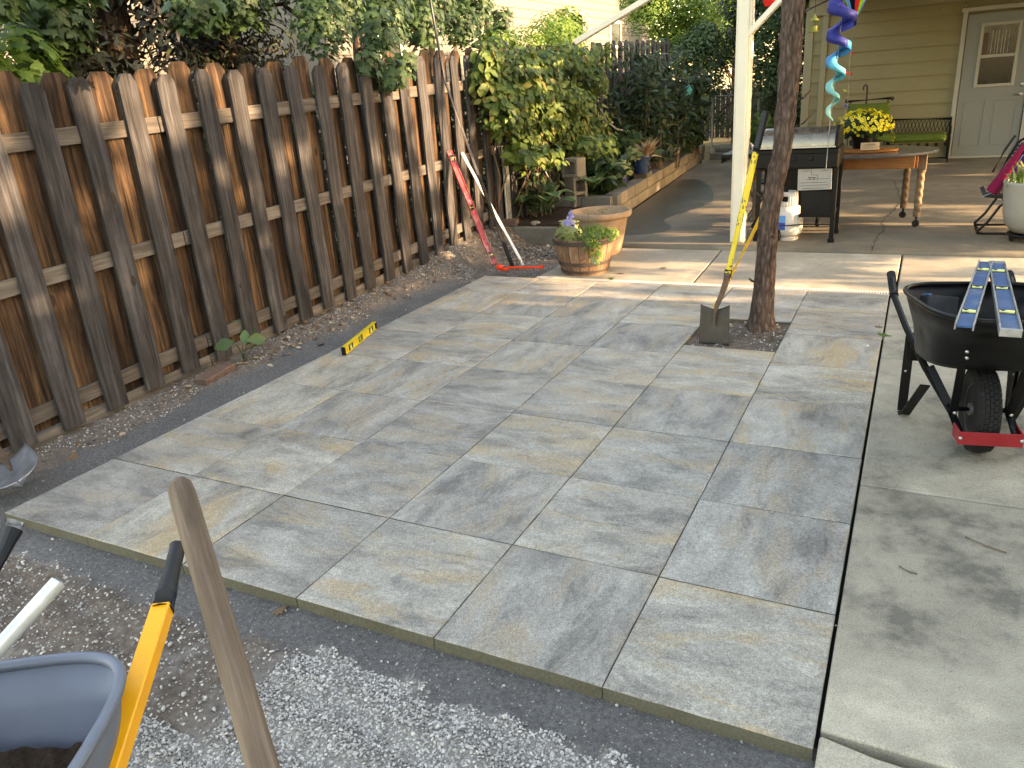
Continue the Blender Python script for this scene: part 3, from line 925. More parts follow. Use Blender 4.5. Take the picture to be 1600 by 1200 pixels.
# ================================================================== FENCES
def picket_mesh(h, w, t, seed, dog=0.05, warp=0.006):
    g = random.Random(seed)
    r = dog
    out = [(-w / 2, 0), (w / 2, g.uniform(-.01, .01)), (w / 2 + g.uniform(-.004, .004), h * 0.5), (w / 2, h - r * 1.05), (w / 2 - r * 0.75, h - 0.004), (-w / 2 + r * 0.75, h), (-w / 2, h - r * 1.05), (-w / 2 + g.uniform(-.004, .004), h * 0.5)]
    mb = MB()
    nseg = 8
    # built as stacked strips so that the board can be slightly warped
    vs = []; fs = []
    ys = [0, h * .15, h * .3, h * .45, h * .6, h * .75, h * .88, h - r * 1.05, h]
    wob = [g.uniform(-warp, warp) for _ in ys]; tw = g.uniform(-0.03, 0.03)
    for i, z in enumerate(ys):
        hw = w / 2 if i < len(ys) - 1 else w / 2 - r * 0.8
        ed = g.uniform(-.0025, .0025)
        for sx in (1, -1):
            for sy in (-1, 1):
                vs.append((sx * t / 2 + wob[i] + tw * sy * z * 0.06, sy * (hw + ed), z))
    # order per ring: (+x,-y),(+x,+y),(-x,-y),(-x,+y)
    for i in range(len(ys) - 1):
        a = i * 4; b = a + 4
        fs += [(a, a + 1, b + 1, b), (a + 1, a + 3, b + 3, b + 1), (a + 3, a + 2, b + 2, b + 3), (a + 2, a, b, b + 2)]
    fs += [(0, 2, 3, 1), tuple(len(vs) - 4 + k for k in (0, 1, 3, 2))]
    me = bpy.data.meshes.new('picket')
    me.from_pydata(vs, [], fs)
    return me
def fence_z(y): return -0.03 + 0.038 * (y - 1.2)
def fence_top(y): return 1.955 + 0.031 * (y - 1.2)
def make_fence(y0, y1, xf, label, dark=False, seed=3):
    root = thing('wooden_fence', label, 'fence', (xf, y0, 0))
    g = random.Random(seed)
    H = fence_top((y0 + y1) / 2) - fence_z((y0 + y1) / 2)
    fm = []; bm = []
    for k in range(5):
        me = picket_mesh(H, 0.143, 0.021, 50 + k); me.materials.append(M['picket_grey']); fm.append(me)
        me = picket_mesh(H + 0.02, 0.186, 0.019, 70 + k); me.materials.append(M['back_board' if not dark else 'picket_grey']); bm.append(me)
    y = y0; k = 0
    while y < y1:
        zt = fence_top(y) - H
        link_piece('picket', g.choice(fm), root, (xf, y + g.uniform(-.008, .008), zt + g.uniform(-.018, .012)), (g.uniform(-.010, .010), g.uniform(-.006, .006), 0 if g.random() < .5 else math.pi))
        yb = y + 0.154
        if yb < y1:
            dy = g.uniform(-.008, .008) + (0.03 if abs(yb - 2.02) < 0.1 else 0)
            link_piece('back_board', g.choice(bm), root, (xf - 0.066, yb + 0.034 + dy, zt + 0.035 + g.uniform(-.02, .02)), (g.uniform(-.006, .006), 0, 0 if g.random() < .5 else math.pi))
        y += 0.308; k += 1
    # rails in bays between posts
    ya = y0 - 0.1
    while ya < y1:
        yb = min(ya + 2.46, y1 + 0.1)
        for off, hh in ((0.145, 0.095), (0.90, 0.095), (1.655, 0.10)):
            a = Vector((xf - 0.0335, ya + 0.004, fence_z(ya) + off + 0.03)); b = Vector((xf - 0.0335, yb - 0.004, fence_z(yb) + off + 0.03 + 0.0))
            if off > 1: a.z = fence_top(ya) - 0.31; b.z = fence_top(yb) - 0.31
            if 0.5 < off < 1: a.z = fence_top(ya) - 1.06; b.z = fence_top(yb) - 1.06
            m_ = MB().bar(a, b, 0.030, hh, ch=0.004).build('rail', 'rail_wood', root)
        a = Vector((xf - 0.0335, ya + 0.004, fence_z(ya) + 0.0)); b = Vector((xf - 0.0335, yb - 0.004, fence_z(yb) + 0.0))
        MB().bar(a, b, 0.026, 0.13, ch=0.004).build('kick_board', 'rail_wood', root)
        MB().box((xf - 0.155, ya, fence_top(ya) / 2 - 0.1), (0.1, 0.1, fence_top(ya) + 0.0), ch=0.006).build('post', 'picket_grey', root)
        ya = yb
    return root
make_fence(-0.37, 9.6, -4.362, 'long weathered shadowbox fence with grey pickets over orange-brown back boards')
make_fence(10.0, 14.2, -4.40, 'shaded far run of grey picket fence behind the tall leafy shrub', True, 5)

# ================================================================== HOUSE
house = thing('house', 'yellow lap-sided house wall with pale grey door under the covered porch', 'house', (0, 14.5, 0))
HX0, HX1 = -1.95, 6.0
z = 0.02; k = 0
while z < 3.2:
    x1s = [(-1.58, 0.53), (1.66, HX1)] if z < 2.40 else [(-1.58, HX1)]
    for xa, xb in x1s:
        b = MB()
        b.add([(xa, 14.470, z), (xb, 14.470, z), (xb, 14.5, z + 0.25), (xa, 14.5, z + 0.25), (xa, 14.52, z), (xb, 14.52, z), (xb, 14.52, z + 0.25), (xa, 14.52, z + 0.25)],
              [(0, 1, 2, 3), (4, 5, 1, 0), (3, 2, 6, 7), (0, 3, 7, 4), (1, 5, 6, 2)])
        b.build('siding_board', 'siding', house)
    b = MB().add([(-1.83, 14.470, z), (-1.68, 14.470, z), (-1.68, 14.5, z + .25), (-1.83, 14.5, z + .25)], [(0, 1, 2, 3)]); 
    if k < 12: b.build('siding_board', 'siding', house)
    z += 0.2345; k += 1
MB().box((-1.63, 14.465, 1.35), (0.10, 0.05, 2.7), ch=0.004).build('trim_board', 'trim', house)
MB().box((-1.90, 14.49, 1.35), (0.14, 0.08, 2.7), ch=0.004).build('corner_board', 'trim', house)
MB().box((2.1, 14.45, 2.68), (8.0, 0.06, 0.26), ch=0.004).build('ledger_board', 'trim', house)
MB().box((2.0, 18.3, 1.55), (7.9, 7.5, 3.1)).build('wall', 'siding', house)
b = MB(); b.add([(-2.4, 14.0, 3.15), (6.6, 14.0, 3.15), (6.6, 18.3, 4.3), (-2.4, 18.3, 4.3), (-2.4, 22.5, 3.15), (6.6, 22.5, 3.15),
                 (-2.4, 14.0, 3.02), (6.6, 14.0, 3.02), (6.6, 22.5, 3.02), (-2.4, 22.5, 3.02)],
                [(0, 1, 2, 3), (3, 2, 5, 4), (6, 9, 8, 7), (0, 6, 7, 1), (4, 5, 8, 9), (0, 3, 4, 9, 6), (1, 7, 8, 5, 2)])
b.build('roof', 'shingle', house)
# door
door = MB().box((1.10, 14.475, 1.185), (0.98, 0.045, 2.30), ch=0.004).build('door', 'door_paint', house)
for x, w in ((0.565, 0.07), (1.635, 0.07)):
    MB().box((x, 14.462, 1.2), (w, 0.08, 2.38), ch=0.005).build('door_jamb', 'door_frame', house)
MB().box((1.10, 14.462, 2.41), (1.20, 0.078, 0.07), ch=0.005).build('door_header', 'door_frame', house)
MB().box((1.10, 14.45, 0.034), (1.16, 0.12, 0.03), ch=0.004).build('door_sill', 'door_frame', house)
wz0, wz1, wx0, wx1 = 1.20, 2.16, 0.84, 1.38
fr = MB()
for x in (wx0, wx1): fr.box((x, 14.445, (wz0 + wz1) / 2), (0.05, 0.035, wz1 - wz0 + 0.05), ch=0.006)
for zz in (wz0, wz1, 1.665): fr.box(((wx0 + wx1) / 2, 14.445, zz), (wx1 - wx0 - 0.048, 0.03, 0.05), ch=0.006)
fr.build('window_frame', 'door_frame', door)
MB().box(((wx0 + wx1) / 2, 14.449, 1.43), (wx1 - wx0 - 0.06, 0.004, 0.42)).build('window_pane', 'window_dark', door)
MB().box(((wx0 + wx1) / 2, 14.449, 1.91), (wx1 - wx0 - 0.06, 0.004, 0.44)).build('window_pane', 'window_dark', door)
pl = MB()
pl.add([(wx0 + 0.10 + 0.3 * u, 14.4475 - 0.001 * math.sin(u * 40), 1.70 + v * 0.36) for v in (0, 1) for u in [i / 16 for i in range(17)]],
       [(i, i + 1, i + 18, i + 17) for i in range(16)])
pl.build('curtain', 'curtain', door)
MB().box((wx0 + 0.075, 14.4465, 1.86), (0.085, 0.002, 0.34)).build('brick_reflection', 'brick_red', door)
for x in (0.87, 1.33):
    for z0, z1 in ((0.22, 0.95),):
        fr = MB()
        for dz in (z0, z1): fr.box((x, 14.451, dz), (0.32, 0.008, 0.018), ch=0.003)
        for dx in (-0.151, 0.151): fr.box((x + dx, 14.451, (z0 + z1) / 2), (0.018, 0.008, z1 - z0 - 0.018), ch=0.003)
        fr.build('panel_moulding', 'door_paint', door)
hd = MB().lathe([(0.028, 0), (0.03, 0.012), (0.012, 0.016), (0.012, 0.05)], (1.53, 14.452, 1.03), 14, (0, -1, 0)).tube([(1.53, 14.40, 1.03), (1.48, 14.397, 1.035), (1.42, 14.40, 1.03)], 0.011, 8)
hd.build('handle', 'steel', door, True)
MB().lathe([(0.03, 0), (0.032, 0.014), (0.02, 0.02)], (1.53, 14.452, 1.19), 14, (0, -1, 0)).build('deadbolt', 'steel', door, True)
for x in (0.17, 0.55): MB().ball((x, 14.475, 2.47), 0.018, 8, 6).build('hook', 'door_frame', house, True)

# porch cover: post, brace, beams, rafters and roof
pc = thing('porch_cover', 'cream painted porch roof frame with square post and diagonal brace', 'porch roof', (-1.545, 6.70, 0.022))
MB().box((-1.545, 6.70, 1.40), (0.145, 0.145, 2.76), ch=0.006).build('post', 'white_paint', pc)
MB().box((-1.545, 6.612, 1.40), (0.10, 0.022, 2.72), ch=0.003).build('post_facing', 'white_paint', pc)
MB().bar((-1.53, 6.66, 2.03), (-0.78, 6.66, 2.74), 0.05, 0.105, up=(0, 1, 0), ch=0.005).build('brace', 'white_paint', pc)
MB().bar((-1.60, 6.72, 1.75), (-3.45, 6.72, 1.75), 0.0001, 0.0001)
MB().bar((-3.30, 6.62, 2.135), (-1.62, 6.70, 2.86), 0.055, 0.085, up=(0, 1, 0), ch=0.005).build('raking_strut', 'white_paint', pc)
MB().box((0.8, 6.70, 2.84), (4.8, 0.10, 0.20), ch=0.005).build('beam', 'white_paint', pc)
MB().box((-1.545, 10.5, 2.84), (0.10, 7.5, 0.20), ch=0.005).build('beam', 'white_paint', pc)
for i in range(5):
    MB().box((-1.2 + i * 0.95, 10.4, 3.01), (0.05, 8.1, 0.13), ch=0.004).build('rafter', 'white_paint', pc)
MB().box((0.6, 11.3, 3.10), (5.2, 6.6, 0.03)).build('roof_deck', 'roof_underside', pc)
MB().box((3.1, 6.70, 1.40), (0.145, 0.145, 2.76), ch=0.006).build('post', 'white_paint', pc)

# ================================================================== BEYOND THE FENCE
nb = thing('neighbour_house', 'pale sunlit neighbour house seen over the fence through branches', 'house', (-11, 20, 0))
MB().box((-13.5, 23, 2.6), (5.0, 22, 5.5)).build('wall', 'siding_pale', nb)
z = 1.6
while z < 5.2:
    b = MB().add([(-10.955, 12.0, z), (-10.955, 34.0, z), (-10.985, 34.0, z + 0.26), (-10.985, 12.0, z + 0.26), (-11.0, 12.0, z), (-11.0, 34.0, z)], [(0, 1, 2, 3), (4, 5, 1, 0)])
    b.build('siding_board', 'siding_pale', nb); z += 0.26
for yc, zc, w, h in ((25.6, 3.55, 1.2, 0.9), (29.6, 3.4, 1.2, 0.9), (14.2, 2.9, 0.9, 0.9)):
    f_ = MB()
    for s_ in (-1, 1): f_.box((-10.93, yc + s_ * w / 2, zc), (0.06, 0.1, h + 0.1), ch=0.006)
    for s_ in (-1, 1): f_.box((-10.93, yc, zc + s_ * h / 2), (0.055, w - 0.1, 0.1), ch=0.006)
    f_ = f_.build('window', 'white_paint', nb)
    MB().box((-10.94, yc, zc), (0.02, w - 0.09, h - 0.09)).build('pane', 'window_dark', f_)
MB().box((-10.90, 18.95, 2.9), (0.07, 0.09, 4.6), ch=0.01).build('downpipe', 'brown_metal', nb)
MB().bar((-10.7, 12.0, 5.35), (-10.7, 34, 5.35), 0.9, 0.18).build('eave', 'white_paint', nb)
nb2 = thing('neighbour_house', 'second pale house wall glimpsed behind the dark tree at left', 'house', (-12, 4, 0))
MB().box((-14.5, 3.5, 1.9), (5.0, 11, 4.1)).build('wall', 'siding_pale', nb2)
z = 0.8
while z < 3.9:
    MB().add([(-11.955, -2, z), (-11.955, 9, z), (-11.985, 9, z + 0.26), (-11.985, -2, z + 0.26), (-12.0, -2, z), (-12.0, 9, z)], [(0, 1, 2, 3), (4, 5, 1, 0)]).build('siding_board', 'siding_pale', nb2); z += 0.26

def tree(label, base, top, r0, crowns, radii, n, size, leafmat, shape, seed, bark='bark_far', name='tree', cat='tree', group=None, limbs=True, up=0.45, droop=0.4, stuff=False):
    root = thing(name, label, cat, base, 0, group)
    mb = MB()
    b = Vector(base); t = Vector(top); g = random.Random(seed)
    pts = [b.lerp(t, i / 7) + Vector((g.uniform(-1, 1), g.uniform(-1, 1), 0)) * r0 * 0.8 * (i > 0) for i in range(8)]
    rs = [r0 * (1.35 if i == 0 else 1 - 0.65 * i / 7) for i in range(8)]
    mb.tube(pts, rs, 10)
    mb.build('trunk', bark, root, True)
    if limbs:
        for c in crowns:
            c = Vector(c)
            s = pts[min(7, max(2, int(7 * max(0, min(1, (c.z - 0.35 * (c - t).length - b.z) / max(0.1, (t.z - b.z)))))))]
            m2 = MB(); limb(m2, s, c, r0 * 0.38, r0 * 0.08, 6, 0.05, g.randrange(999), 6); m2.build('limb', bark, root, True)
    P = cloud(crowns, radii, n, seed)
    leaves('crown', P, size, leafmat, shape, root, up, None, droop, seed)
    return root

# dark evergreen mass at the left, behind the fence
gg = random.Random(2)
def dark_tree(label, x, y, h, w, n, seed, mat='leaf_conifer'):
    cs = []; rr = []
    g = random.Random(seed)
    for i in range(26):
        z = 0.6 + (h - 0.8) * i / 25
        for k in range(2):
            a = g.uniform(0, 6.28); rad = w * (1 - 0.55 * i / 25)
            cs.append((x + math.cos(a) * rad * 0.55, y + math.sin(a) * rad * 0.55, z)); rr.append(rad * 0.5)
    tree(label, (x, y, -0.15), (x + 0.2, y, h * 0.9), 0.2, cs[::4], rr[::4], 10, 0.1, mat, 'quad', seed, limbs=True) if False else None
    root = thing('evergreen_tree', label, 'tree', (x, y, -0.15))
    mb = MB(); mb.tube([(x, y, -0.15), (x + .05, y, h * .4), (x, y + .05, h)], [0.22, 0.16, 0.05], 10); mb.build('trunk', 'bark_far', root, True)
    for i in range(0, len(cs), 3):
        m2 = MB(); limb(m2, (x, y, cs[i][2] - 0.3), cs[i], 0.05, 0.012, 4, 0.05, i, 5); m2.build('limb', 'bark_far', root, True)
    leaves('crown', cloud(cs, rr, n, seed, 0.2), 0.10, mat, 'lance', root, 0.2, None, 0.5, seed)
dark_tree('dark shaded evergreen rising behind the left pickets, nearest the frame edge', -6.3, 3.3, 5.5, 1.0, 17000, 3)
dark_tree('dark reddish-brown evergreen in shade behind the fence, second from the left', -6.6, 4.9, 5.5, 1.05, 17000, 4)

# big maple beyond the fence with branches reaching over it
mp = thing('maple_tree', 'maple with jagged green leaves reaching over the fence into view', 'tree', (-6.2, 6.6, -0.1))
mb = MB(); mb.tube([(-6.2, 6.6, -0.1), (-6.15, 6.5, 1.2), (-6.1, 6.55, 2.2), (-6.2, 6.8, 3.4), (-6.1, 7.0, 4.8)], [0.11, 0.09, 0.08, 0.07, 0.05], 10); mb.build('trunk', 'bark', mp, True)
branch = [((-6.15, 6.5, 1.6), (-5.2, 7.3, 2.7), 0.035), ((-6.15, 6.5, 1.9), (-5.0, 5.4, 2.5), 0.032), ((-6.1, 6.6, 2.3), (-4.4, 4.6, 2.35), 0.028),
          ((-6.2, 6.8, 3.2), (-3.9, 3.6, 3.0), 0.035), ((-3.9, 3.6, 3.0), (-3.0, 1.5, 2.42), 0.018), ((-6.1, 6.6, 2.5), (-5.1, 8.2, 2.75), 0.03), ((-6.1, 6.9, 3.6), (-4.9, 8.6, 3.2), 0.03), ((-6.2, 6.4, 2.4), (-5.6, 4.0, 2.8), 0.035)]
tips = []
for i, (a, b, r) in enumerate(branch):
    m2 = MB(); pts = limb(m2, a, b, r, r * 0.3, 7, 0.035, i + 3, 7); m2.build('branch', 'bark', mp, True)
    tips += [tuple(p) for p in pts[2:]]
cs = []; rr = []
for c, r in (((-4.95, 4.5, 2.36), 0.30), ((-5.1, 4.9, 2.62), 0.34), ((-4.9, 5.4, 2.45), 0.3), ((-5.2, 5.9, 2.7), 0.34), ((-5.0, 6.3, 2.45), 0.28), ((-5.3, 7.0, 2.72), 0.33),
             ((-5.15, 7.4, 2.5), 0.25), ((-5.2, 7.9, 2.85), 0.27), ((-5.0, 8.3, 2.6), 0.16), ((-4.3, 4.25, 2.02), 0.13), ((-4.22, 4.5, 1.92), 0.15), ((-4.25, 4.75, 2.02), 0.13),
             ((-4.3, 4.45, 2.28), 0.2), ((-5.6, 4.1, 2.75), 0.4), ((-5.6, 3.6, 2.6), 0.3), ((-5.4, 5.0, 3.1), 0.5), ((-5.5, 6.5, 3.2), 0.5), ((-5.6, 8.0, 3.4), 0.5), ((-5.8, 3.6, 3.2), 0.5),
             ((-6.1, 2.6, 2.55), 0.34), ((-5.2, 2.2, 2.75), 0.3), ((-5.6, 1.9, 2.6), 0.2)):
    cs.append(c); rr.append(r)
leaves('foliage', cloud(cs, rr, 11500, 5, 0.1), 0.088, 'leaf_maple', 'maple', mp, 0.35, (0.35, -0.1, 0), 0.8, 5)
leaves('foliage', cloud([(-3.06, 1.16, 2.27), (-2.95, 1.2, 2.22), (-2.88, 1.2, 2.16), (-3.0, 1.3, 2.36), (-3.12, 1.5, 2.5)], [0.07, 0.07, 0.06, 0.1, 0.2], 60, 15, 0.1), 0.12, 'leaf_maple', 'maple', mp, 0.3, (0.3, -0.3, 0), 1.2, 15)
tree('small leafy sapling of bright yellow-green leaves behind the leftmost pickets', (-6.2, 1.9, -0.1), (-6.1, 1.95, 2.0), 0.05,
     [(-6.1, 1.9, 2.05), (-6.0, 2.2, 2.15), (-6.2, 2.45, 1.95), (-5.9, 1.6, 2.3)], [0.35, 0.3, 0.3, 0.35], 900, 0.12, 'leaf_bright', 'maple', 21, name='sapling', cat='sapling')
tree('slender birch-like tree with pale trunk before the neighbour house', (-8.2, 11.2, -0.1), (-8.0, 11.5, 4.6), 0.10,
     [(-8.0, 10.6, 3.2), (-8.2, 11.8, 3.6), (-7.9, 12.6, 3.0), (-8.4, 9.8, 3.5), (-8.0, 11.4, 4.4)], [0.7, 0.7, 0.6, 0.6, 0.8], 4200, 0.11, 'leaf_maple', 'ovate', 22)
tree('loose sunlit shrub with pale blossom-like leaves above the vine', (-7.2, 14.5, -0.1), (-7.2, 14.6, 2.6), 0.06,
     [(-7.2, 13.4, 2.3), (-7.0, 14.4, 2.6), (-7.2, 15.4, 2.5), (-7.4, 16.2, 2.9), (-7.3, 12.6, 2.5)], [0.6, 0.6, 0.6, 0.5, 0.4], 5200, 0.09, 'leaf_bright', 'ovate', 23, name='shrub', cat='shrub')
tree('bright lime-green sunlit bush topping the far end of the fence', (-5.4, 17.2, -0.1), (-5.4, 17.2, 2.9), 0.09,
     [(-5.6, 16.6, 3.1), (-5.0, 17.0, 3.3), (-5.2, 17.4, 2.6), (-4.7, 17.4, 3.1), (-5.9, 17.3, 3.5), (-5.3, 17.0, 3.9)], [0.6, 0.6, 0.6, 0.5, 0.6, 0.6], 9000, 0.085, 'leaf_bright', 'ovate', 24, name='bush', cat='bush')
tree('darker blue-green bush beneath the lime-green one, by the wire gate', (-4.5, 16.4, -0.1), (-4.5, 16.4, 2.0), 0.08,
     [(-4.6, 16.2, 2.1), (-4.3, 16.4, 1.6), (-4.7, 16.0, 1.3), (-4.3, 16.3, 2.4)], [0.5, 0.45, 0.5, 0.4], 5200, 0.085, 'leaf_maple', 'ovate', 25, name='bush', cat='bush')
for i, (x, y, h, lab, mat, n) in enumerate([(-4.4, 20.5, 5.0, 'tall dark shrub with arching twigs left of the cream post', 'leaf_dark', 9000),
                                        (-3.3, 19.5, 4.6, 'dark glossy-leaved shrub between the cream post and the tree trunk', 'leaf_dark', 10000),
                                        (-2.7, 17.4, 4.2, 'green leafy shrub hugging the corner of the yellow house', 'leaf_maple', 7000)]):
    g = random.Random(40 + i)
    cs = [(x + g.uniform(-.6, .6), y + g.uniform(-.6, .6), 0.3 + (h - 0.6) * k / 13) for k in range(14)]
    tree(lab, (x, y, -0.15), (x + 0.1, y, h * 0.8), 0.07, cs, [g.uniform(.35, .62) for _ in cs], n, 0.10, mat, 'ovate', 60 + i, name='shrub', cat='shrub')
for i, (x, y, h, w, lab) in enumerate([(-7, 33, 7, 2.6, 'broad yard tree far behind the gate, left of the others'), (-3.0, 36, 8, 3.0, 'tall far tree at the back of the yard behind the post'), (-11, 40, 8, 3.2, 'far leafy tree beyond the lime-green bush')]):
    g = random.Random(80 + i)
    cs = [(x + g.uniform(-w, w) * .7, y + g.uniform(-w, w) * .7, h * 0.35 + h * 0.6 * g.random()) for k in range(16)]
    tree(lab, (x, y, -0.15), (x, y, h * 0.7), 0.2, cs, [g.uniform(.8, 1.3) for _ in cs], 7000, 0.22, 'leaf_bright' if i != 1 else 'leaf_maple', 'ovate', 90 + i)
for i, (ya, yb, lab) in enumerate([(9.8, 14.4, 'ivy mass added behind the far run of fence to darken its gaps'), (3.4, 6.2, 'ivy mass added behind the middle of the long fence to darken its gaps'), (6.4, 9.6, 'ivy mass added behind the fence at the vine to darken its gaps')]):  # added backing so bright walls don't glare through the fence gaps
    t = thing('gap_filler_ivy', lab, 'hedge', (-4.85, (ya + yb) / 2, -.1))
    for k in range(8): MB().tube([(-4.85, ya + (yb - ya) * k / 7, -.1), (-4.8, ya + (yb - ya) * k / 7 + .1, .9), (-4.85, ya + (yb - ya) * k / 7, 1.6)], .02, 5).build('stem', 'twig', t)
    cs = [(-4.85, ya + (yb - ya) * k / 24, z) for k in range(25) for z in (.2, .6, 1.0, 1.4, 1.68)]
    leaves('foliage', cloud(cs, [(.22, .2, .22)] * len(cs), 5200, 90 + i), .10, 'leaf_dark', 'ovate', t, .3, None, .5, 90 + i)
# wire gate and low brown fence past the planting bed
gt = thing('wire_gate', 'chain link gate on thin metal posts beyond the planting bed', 'gate', (-4.0, 17.6, 0))
for x in (-4.35, -3.3, -2.2): MB().tube([(x, 17.6, -0.16), (x, 17.6, 1.25)], 0.025, 8).build('post', 'wire', gt, True)
for z in (0.1, 1.22): MB().tube([(-4.35, 17.6, z), (-2.2, 17.6, z)], 0.016, 6).build('rail', 'wire', gt, True)
w = MB()
for k in range(46):
    x = -4.35 + k * 0.047
    w.tube([(x, 17.6, 0.1), (min(x + 0.7, -2.2), 17.6, 0.1 + min(0.7, -2.2 - x) * 1.6)], 0.0022, 3, False)
    w.tube([(x, 17.6, 1.22), (min(x + 0.7, -2.2), 17.6, 1.22 - min(0.7, -2.2 - x) * 1.6)], 0.0022, 3, False)
w.build('wire_mesh', 'wire', gt)
lf = thing('low_fence', 'low dark brown board fence behind the wire gate', 'fence', (-4.5, 23.5, 0))
for k in range(40):
    MB().box((-7.4 + k * 0.155, 23.5, 0.55), (0.14, 0.02, 1.4 + (k % 3) * 0.01), ch=0.003).build('board', 'picket_grey', lf)

# ================================================================== PLANTING BED
pts = [(-4.72, 6.64), (-3.42, 6.64), (-3.5, 8.15), (-4.1, 15.6), (-4.9, 15.6)]
b = MB(); b.extr(pts, 0.3, (0, 0, -0.10), (1, 0, 0), (0, 1, 0)); tag(b.build('planting_soil', 'bed_soil'), kind='structure')
cw = thing('concrete_curb', 'rough low concrete curb at the back of the dirt corner', 'curb', (-3.9, 6.6, 0))
MB().box((-3.93, 6.60, 0.06), (0.98, 0.085, 0.22), ch=0.012).build('curb_stone', 'block_dark', cw)
MB().bar((-3.40, 6.60, 0.06), (-3.42, 8.0, 0.06), 0.08, 0.2, ch=0.012).build('curb_stone', 'block_dark', cw)
# retaining wall of concrete blocks, two courses, every block its own piece
rw = thing('block_wall', 'low retaining wall of grey-tan concrete blocks edging the planting bed', 'wall', (-3.4, 8.05, 0))
A = Vector((-3.40, 8.02, 0)); B = Vector((-4.02, 15.4, 0)); dv = (B - A).normalized(); ang = math.atan2(dv.y, dv.x)
L = (B - A).length; g = random.Random(5)
for course in range(2):
    s = -0.2 * course
    while s < L:
        ln = 0.40
        a = max(s, 0); e = min(s + ln, L)
        if e - a > 0.06:
            c = A + dv * ((a + e) / 2) + Vector((-0.07, 0, 0))
            top = course == 1
            MB().box((c.x + g.uniform(-.006, .006), c.y, 0.09 + course * 0.158), (e - a - 0.008, 0.19 + (0.014 if top else 0), 0.15), (0, 0, ang), ch=0.007).build('block', 'block', rw)
        s += ln
for k in range(3):
    MB().box((-3.62 - k * 0.41, 8.0, 0.09 + 0.158), (0.40, 0.19, 0.15), (0, 0, 0.02), ch=0.007).build('block', 'block', rw)
for i, s in enumerate((2.0, 4.3, 6.0)):       # cap pieces left on the wall
    c = A + dv * s + Vector((-0.08, 0, 0.36))
    MB().box(c, (0.40, 0.20, 0.07), (0, 0, ang + 0.02), ch=0.006).build('cap_stone', 'block_dark', rw)
st = thing('stone_step', 'flat grey step stones stacked beyond the end of the block wall', 'step', (-3.2, 15.6, 0))
MB().box((-3.3, 15.3, 0.10), (1.0, 0.5, 0.14), (0, 0, -.1), ch=0.01).build('stone', 'block_dark', st)
MB().box((-3.25, 15.45, 0.215), (0.95, 0.5, 0.08), (0, 0, -.06), ch=0.01).build('stone', 'block_dark', st)

def cinder(label, loc, rot, size, name='cinder_block', group=None):
    """hollow block: outline with two square holes, hole axis = local y"""
    w, d, h = size
    t = thing(name, label, 'cinder block', loc, rot[2])
    mb = MB(); q = 0.042
    for sx in (-1, 1): mb.box((sx * (w / 2 - q / 2), 0, h / 2), (q, d, h), ch=0.004)
    nh = 2 if h > w * 1.4 else 1
    zs = [q / 2, h - q / 2] + ([h / 2] if nh == 2 else [])
    mb.box((0, d * .22, h / 2), (w - .05, .02, h - .05))  # plate added across the through-holes so the cavities read dark
    for zz in zs: mb.box((0, 0, zz), (w - 2 * q + 0.002, d - 0.003, q), ch=0.004)
    o = MB(); o.v = mb.v; o.f = mb.f; o.mi = mb.mi
    me = bpy.data.meshes.new('shell'); me.from_pydata(o.v, [], o.f); me.materials.append(M['block'])
    ob = bpy.data.objects.new('shell', me); COL.objects.link(ob); ob.parent = t
    return t
cinder('tan cinder block standing on end with two openings, lower of the stack', (-3.93, 8.0, 0.16), (0, 0, 0.98), (0.22, 0.22, 0.42))
c2 = cinder('tan half cinder block with one opening, topmost of its stack', (-3.95, 7.99, 0.583), (0, 0, -0.12), (0.235, 0.24, 0.235))
bk = thing('brick', 'reddish-tan brick lying on the curb below the vine', 'brick', (-4.27, 6.62, 0.175))
MB().box((-4.27, 6.62, 0.215), (0.25, 0.12, 0.075), (0, 0, 0.1), ch=0.005).build('body', 'brick_red', bk)
rk = MB(); rk.ball((-3.93, 6.68, 0.195), 0.05, 10, 7, sc=(1.4, 1, 0.65)); tag(rk.build('rock', 'rock', None, True), 'brown rounded stone resting on the concrete curb', 'rock')
bk = thing('brick', 'half-buried red brick in the dirt at the foot of the fence', 'brick', (-4.12, 1.82, -0.02))
MB().box((-4.20, 1.84, -0.020), (0.11, 0.32, 0.07), (0.03, 0.05, 0.14), ch=0.006).build('body', 'brick_red', bk)

# vine smothering the fence
g = random.Random(9)
vn = thing('vine', 'bushy sunlit vine of broad green leaves smothering the fence', 'vine', (-4.3, 7.6, 0.2))
for k in range(22):
    y = g.uniform(6.4, 9.5)
    pts = [(-4.3, y, 0.2)]
    for i in range(6): pts.append((-4.3 + g.uniform(0, .16), pts[-1][1] + g.uniform(-.15, .15), 0.2 + (i + 1) * 0.29))
    MB().tube(pts, [0.012, .011, .01, .009, .008, .006, .004], 5).build('stem', 'twig', vn)
cs = []; rr = []
for k in range(120):
    y = g.uniform(6.15, 9.7)
    low = 1.0 + 0.35 * math.sin((y - 6) * 1.7) * 0.5 + (0.25 if y < 6.6 else 0)
    if 6.75 < y < 7.3: low = 0.85
    if y > 8.3: low = 0.75
    z = g.uniform(low, 2.12)
    cs.append((-4.16 + g.uniform(-.10, .16) - 0.06 * abs(z - 1.5), y, z)); rr.append((0.16, 0.20, 0.17))
P = cloud(cs, rr, 6500, 31, 0.5)
leaves('foliage', P, 0.10, 'leaf_vine', 'ovate', vn, 0.3, (0.45, -0.1, 0), 0.7, 31)
P = cloud([(-3.98, 7.0, 0.95), (-3.95, 7.35, 0.9), (-3.85, 8.3, 0.95), (-3.8, 8.7, 0.85), (-3.85, 9.0, 0.9), (-4.05, 6.6, 1.0)], [(.16, .2, .12)] * 6, 300, 32)
leaves('foliage', P, 0.13, 'leaf_vine', 'ovate', vn, 0.5, (0.6, -0.3, 0.3), 0.4, 32)
